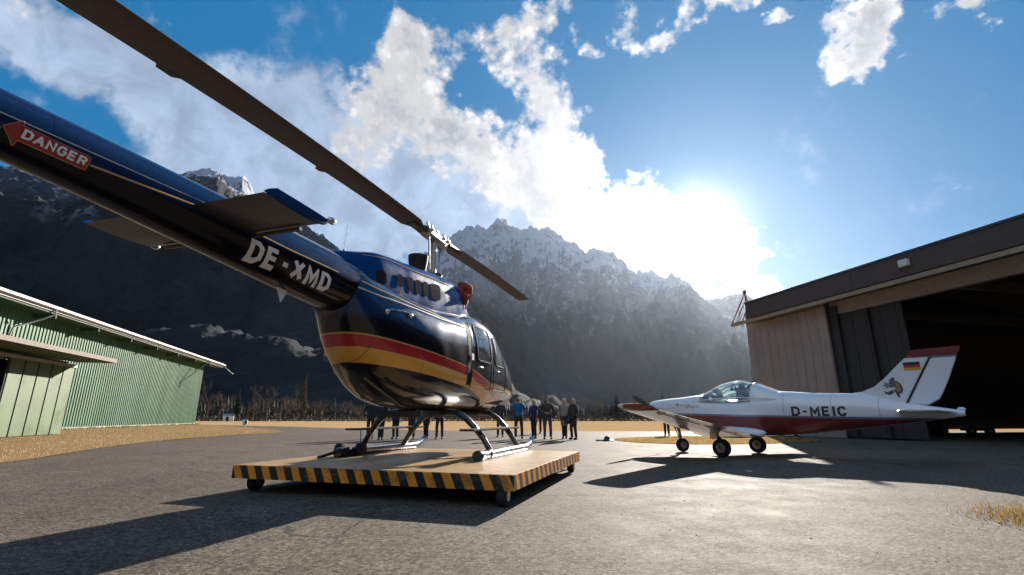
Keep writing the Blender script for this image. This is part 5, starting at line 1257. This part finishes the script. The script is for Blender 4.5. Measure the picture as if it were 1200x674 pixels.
# ================================================================== PEOPLE
def skin_obj(nodes, edges, name, mat, parent, sub=1, root=0):
    """nodes: (co, (rx, ry)); a continuous tapered surface grown round the joints"""
    me = bpy.data.meshes.new(name); me.from_pydata([n[0] for n in nodes], edges, [])
    o = bpy.data.objects.new(name, me); COL.objects.link(o)
    md = o.modifiers.new('skin', 'SKIN'); md.use_smooth_shade = True
    for i, n in enumerate(nodes):
        sv = me.skin_vertices[0].data[i]; sv.radius = n[1] if hasattr(n[1], '__len__') else (n[1], n[1]); sv.use_root = (i == root)
    ss = o.modifiers.new('sub', 'SUBSURF'); ss.levels = sub; ss.render_levels = sub
    dg = bpy.context.evaluated_depsgraph_get(); dg.update()
    m2 = bpy.data.meshes.new_from_object(o.evaluated_get(dg)); bpy.data.objects.remove(o); bpy.data.meshes.remove(me)
    for p in m2.polygons: p.use_smooth = True
    return link(name, m2, mat, parent)
MSKIN = simple('skin', (.42, .25, .18), .55, var=.12, scale=20)
CLOTH = {}
def cloth(c, nm='cloth'):
    k = tuple(c)
    if k not in CLOTH: CLOTH[k] = simple(nm, c, .9, var=.25, scale=14, bmp=.4)
    return CLOTH[k]
def person(x, y, h, face, label, jacket, trousers, hair, arms='down', coat=None, longhair=False, stance=.11, bag=None, lean=0., shoes=(.02, .018, .016), cap=None, female=False):
    """h standing height; face bearing the body looks to, degrees; arms: down, photo, front, pockets"""
    k = h / 1.75; p = empty('person', (x, y, .010), R(-face), label, 'person', PGROUP)
    S = lambda a, b, c: Vector((a * k, b * k, c * k))
    sw = .185 if not female else .165
    # joints (front is +Y)
    pel, chest, neck, head = S(0, 0, .95), S(0, lean, 1.30), S(0, lean, 1.50), S(0, .012 + lean, 1.62)
    sh = {s: S(s * sw, lean, 1.43) for s in (-1, 1)}; hip = {s: S(s * .09, 0, .90) for s in (-1, 1)}
    knee = {s: S(s * (stance * .95), .03, .50) for s in (-1, 1)}; ank = {s: S(s * stance, -.02, .09) for s in (-1, 1)}; toe = {s: S(s * (stance + .03), .12, .04) for s in (-1, 1)}
    el, wr, hd = {}, {}, {}
    for s in (-1, 1):
        if arms == 'photo': el[s], wr[s], hd[s] = S(s * .30, .16, 1.25), S(s * .11, .27, 1.50), S(s * .07, .27, 1.575)
        elif arms == 'front': el[s], wr[s], hd[s] = S(s * .30, -.02, 1.16), S(s * .10, .20, 1.07), S(s * .04, .22, 1.06)
        elif arms == 'pockets': el[s], wr[s], hd[s] = S(s * .31, -.08, 1.15), S(s * .22, .06, .95), S(s * .20, .08, .89)
        elif arms == 'phone' and s == 1: el[s], wr[s], hd[s] = S(s * .27, .10, 1.20), S(s * .17, .22, 1.40), S(s * .14, .23, 1.47)
        else: el[s], wr[s], hd[s] = S(s * .25, -.03, 1.14), S(s * .27, .03, .89), S(s * .27, .05, .82)
    N = [(pel, (.15 * k, .105 * k)), (chest, (.165 * k, .11 * k)), (neck, .052 * k), (S(0, .01 + lean, 1.555), .055 * k), (S(0, .015 + lean, 1.63), (.075 * k, .092 * k)), (S(0, .0 + lean, 1.70), (.058 * k, .075 * k))]
    E = [(0, 1), (1, 2), (2, 3), (3, 4), (4, 5)]
    nose = len(N); N.append((S(0, .112 + lean, 1.615), .016 * k)); E.append((4, nose))
    for s in (-1, 1):
        b = len(N); N += [(sh[s], .055 * k), (el[s], .042 * k), (wr[s], .028 * k), (hd[s], (.036 * k, .02 * k))]; E += [(1, b), (b, b + 1), (b + 1, b + 2), (b + 2, b + 3)]
        d = (hd[s] - wr[s]).normalized(); sd_ = d.cross(Vector((0, 1, .3))).normalized()
        for j, (o_, ln) in enumerate(((-.030, .070), (-.010, .080), (.010, .076), (.028, .060))):
            q = len(N); a = hd[s] + sd_ * o_ * k + d * .03 * k; N += [(a, .009 * k), (a + d * ln * .55 * k + Vector((0, .01 * k, 0)), .0085 * k), (a + d * ln * .9 * k + Vector((0, .028 * k, 0)), .007 * k)]; E += [(b + 3, q), (q, q + 1), (q + 1, q + 2)]
        q = len(N); a = wr[s] + d * .03 * k - sd_ * s * .045 * k; N += [(a, .011 * k), (a + d * .035 * k + Vector((0, .025 * k, 0)), .009 * k)]; E += [(b + 2, q), (q, q + 1)]
        b = len(N); N += [(hip[s], .085 * k), (knee[s], .055 * k), (ank[s], .036 * k), (toe[s], .03 * k)]; E += [(0, b), (b, b + 1), (b + 1, b + 2), (b + 2, b + 3)]
    skin_obj(N, E, 'body', MSKIN, p)
    # trousers
    N = [(pel, (.165 * k, .125 * k))]; E = []
    for s in (-1, 1):
        b = len(N); N += [(hip[s], .10 * k), (knee[s], .073 * k), (ank[s] + S(0, 0, -.02), .062 * k)]; E += [(0, b), (b, b + 1), (b + 1, b + 2)]
    skin_obj(N, E, 'trousers', cloth(trousers, 'trouser_cloth'), p)
    # jacket or coat with sleeves
    low = (coat - .12) if coat else .84
    N = [(S(0, lean * .5, 1.08), (.175 * k, .13 * k)), (S(0, lean, 1.30), (.185 * k, .135 * k)), (S(0, lean, 1.455), (.10 * k, .09 * k)), (S(0, lean, 1.515), (.068 * k, .07 * k)), (S(0, 0, (1.08 + low) / 2), (.185 * k, .15 * k)), (S(0, 0, low), (.19 * k if not coat else .215 * k, .155 * k))]
    E = [(0, 1), (1, 2), (2, 3), (0, 4), (4, 5)]
    for s in (-1, 1):
        b = len(N); N += [(sh[s], .075 * k), (el[s], .062 * k), (wr[s], .048 * k)]; E += [(1, b), (b, b + 1), (b + 1, b + 2)]
    skin_obj(N, E, 'coat' if coat else 'jacket', cloth(jacket, 'jacket_cloth'), p)
    # hair or cap
    hm = MB(); hc = S(0, -.012 + lean, 1.665)
    hm.ball(hc, (.088 * k, .105 * k, .092 * k), 14, 9)
    if longhair: hm.ball(S(0, -.05 + lean, 1.56), (.105 * k, .075 * k, .14 * k), 12, 8); hm.ball(S(.07, -.02 + lean, 1.56), (.04 * k, .06 * k, .12 * k), 10, 7); hm.ball(S(-.07, -.02 + lean, 1.56), (.04 * k, .06 * k, .12 * k), 10, 7)
    hm.v = [(a, min(b, (.055 + lean) * k) if c < 1.69 * k else b, c) for a, b, c in hm.v]
    hm.build('cap' if cap else 'hair', cloth(cap or hair, 'hair_colour'), p, smooth=True)
    for s in (-1, 1):
        ft = MB(); ft.ball(S(s * (stance + .015), .05, .045), (.05 * k, .135 * k, .048 * k), 12, 8); ft.v = [(a, b, max(c, .001)) for a, b, c in ft.v]; ft.build('shoe', cloth(shoes, 'shoe_leather'), p, smooth=True)
        ey = MB(); ey.ball(S(s * .032, .10 + lean, 1.635), .011 * k, 8, 6); ey.build('eye', MDARK, p, smooth=True)
    if arms in ('photo', 'phone'):
        cx = 0 if arms == 'photo' else .14; ph = MB(); ph.box(S(cx, .30 + lean, 1.60 if arms == 'photo' else 1.52), (.12 * k, .03 * k, .08 * k)); o = ph.build('camera', MDARK, None, bevel=.005)
        o.location = p.location; o.rotation_euler = p.rotation_euler; tag(o, HELD[0].format(label.split(' in ')[-1] if ' in ' in label else label), 'camera')
    if bag:
        o = MB(); o.box(S(*bag), (.12 * k, .30 * k, .26 * k)); o.tube([S(bag[0], bag[1] - .1, bag[2] + .12), S(bag[0] * .8, bag[1], bag[2] + .45), S(bag[0], bag[1] + .1, bag[2] + .12)], .012, 6)
        b_ = o.build('shoulder_bag', cloth((.02, .02, .022), 'bag_leather'), None, bevel=.02); b_.location = p.location; b_.rotation_euler = p.rotation_euler; tag(b_, 'black shoulder bag hanging beside the person in the dark coat', 'bag')
    return p
HELD = ['small black camera held up by the person in {}']
PGROUP = 'visitors standing on the apron'
BLK, DK, JN, BRN = (.018, .018, .02), (.03, .028, .03), (.035, .045, .075), (.055, .038, .028)
FC = 190
person(.28, 20.79, 1.66, 190, 'grey haired man in a bright blue jacket', (.012, .13, .34), (.028, .025, .03), (.42, .40, .36), 'photo', stance=.14)
person(.91, 20.85, 1.56, 215, 'blond woman in a navy blue coat, hands down', (.018, .026, .10), (.022, .02, .022), (.55, .42, .26), 'pockets', coat=.72, longhair=True, stance=.07, female=True)
person(1.44, 20.41, 1.66, 180, 'man in a brown jacket and jeans, hands folded at his waist', (.06, .042, .032), (.05, .06, .075), (.20, .15, .10), 'front', stance=.13)
person(1.62, 27.0, 1.72, 200, 'person in dark clothes partly hidden behind the man in the brown jacket', DK, BLK, (.04, .03, .02), 'down')
person(2.16, 20.79, 1.62, 195, 'blond woman in a light grey coat above the knees', (.26, .23, .20), (.03, .022, .022), (.62, .50, .34), 'pockets', coat=.60, longhair=True, stance=.06, female=True)
person(2.44, 20.05, 1.60, 230, 'person in a long dark coat with a bag, beside the grey coat', (.048, .038, .034), (.025, .022, .022), (.40, .33, .26), 'down', coat=.62, longhair=True, stance=.12, bag=(.34, .0, .78), female=True)
person(-.52, 22.5, 1.62, 185, 'person mostly hidden behind the helicopter nose, dark trousers showing', DK, BLK, (.05, .04, .03), 'down')
UB = 'person under the helicopter belly, {}'
person(-5.71, 20.41, 1.60, 165, UB.format('leftmost of the legs, beside the arched tube'), BLK, (.022, .022, .026), (.05, .04, .03), 'pockets', stance=.10)
person(-5.11, 19.75, 1.58, 170, UB.format('in wide dark green trousers and a navy jacket'), (.02, .025, .05), (.03, .034, .03), (.06, .05, .04), 'down', stance=.06)
person(-4.69, 20.41, 1.58, 190, UB.format('in a short black coat with legs apart'), (.022, .02, .022), (.02, .02, .022), (.05, .04, .03), 'down', coat=.68, stance=.09)
person(-4.04, 20.41, 1.58, 180, UB.format('in a long black coat, seen behind the middle arch'), (.02, .02, .024), (.022, .022, .024), (.05, .04, .03), 'pockets', coat=.58, stance=.09)
person(-3.52, 20.79, 1.60, 200, UB.format('with slim dark legs close together'), (.03, .022, .022), (.02, .02, .022), (.05, .04, .03), 'down', coat=.64, stance=.06, female=True)
person(-2.92, 20.41, 1.54, 185, UB.format('rightmost, in black flared trousers and a pale top'), (.20, .17, .15), (.018, .018, .02), (.05, .04, .03), 'front', stance=.13)
person(7.33, 23.99, 1.56, 200, 'person behind the aeroplane nose, only dark legs showing under the wing', DK, BLK, (.05, .04, .03), 'down', stance=.09)
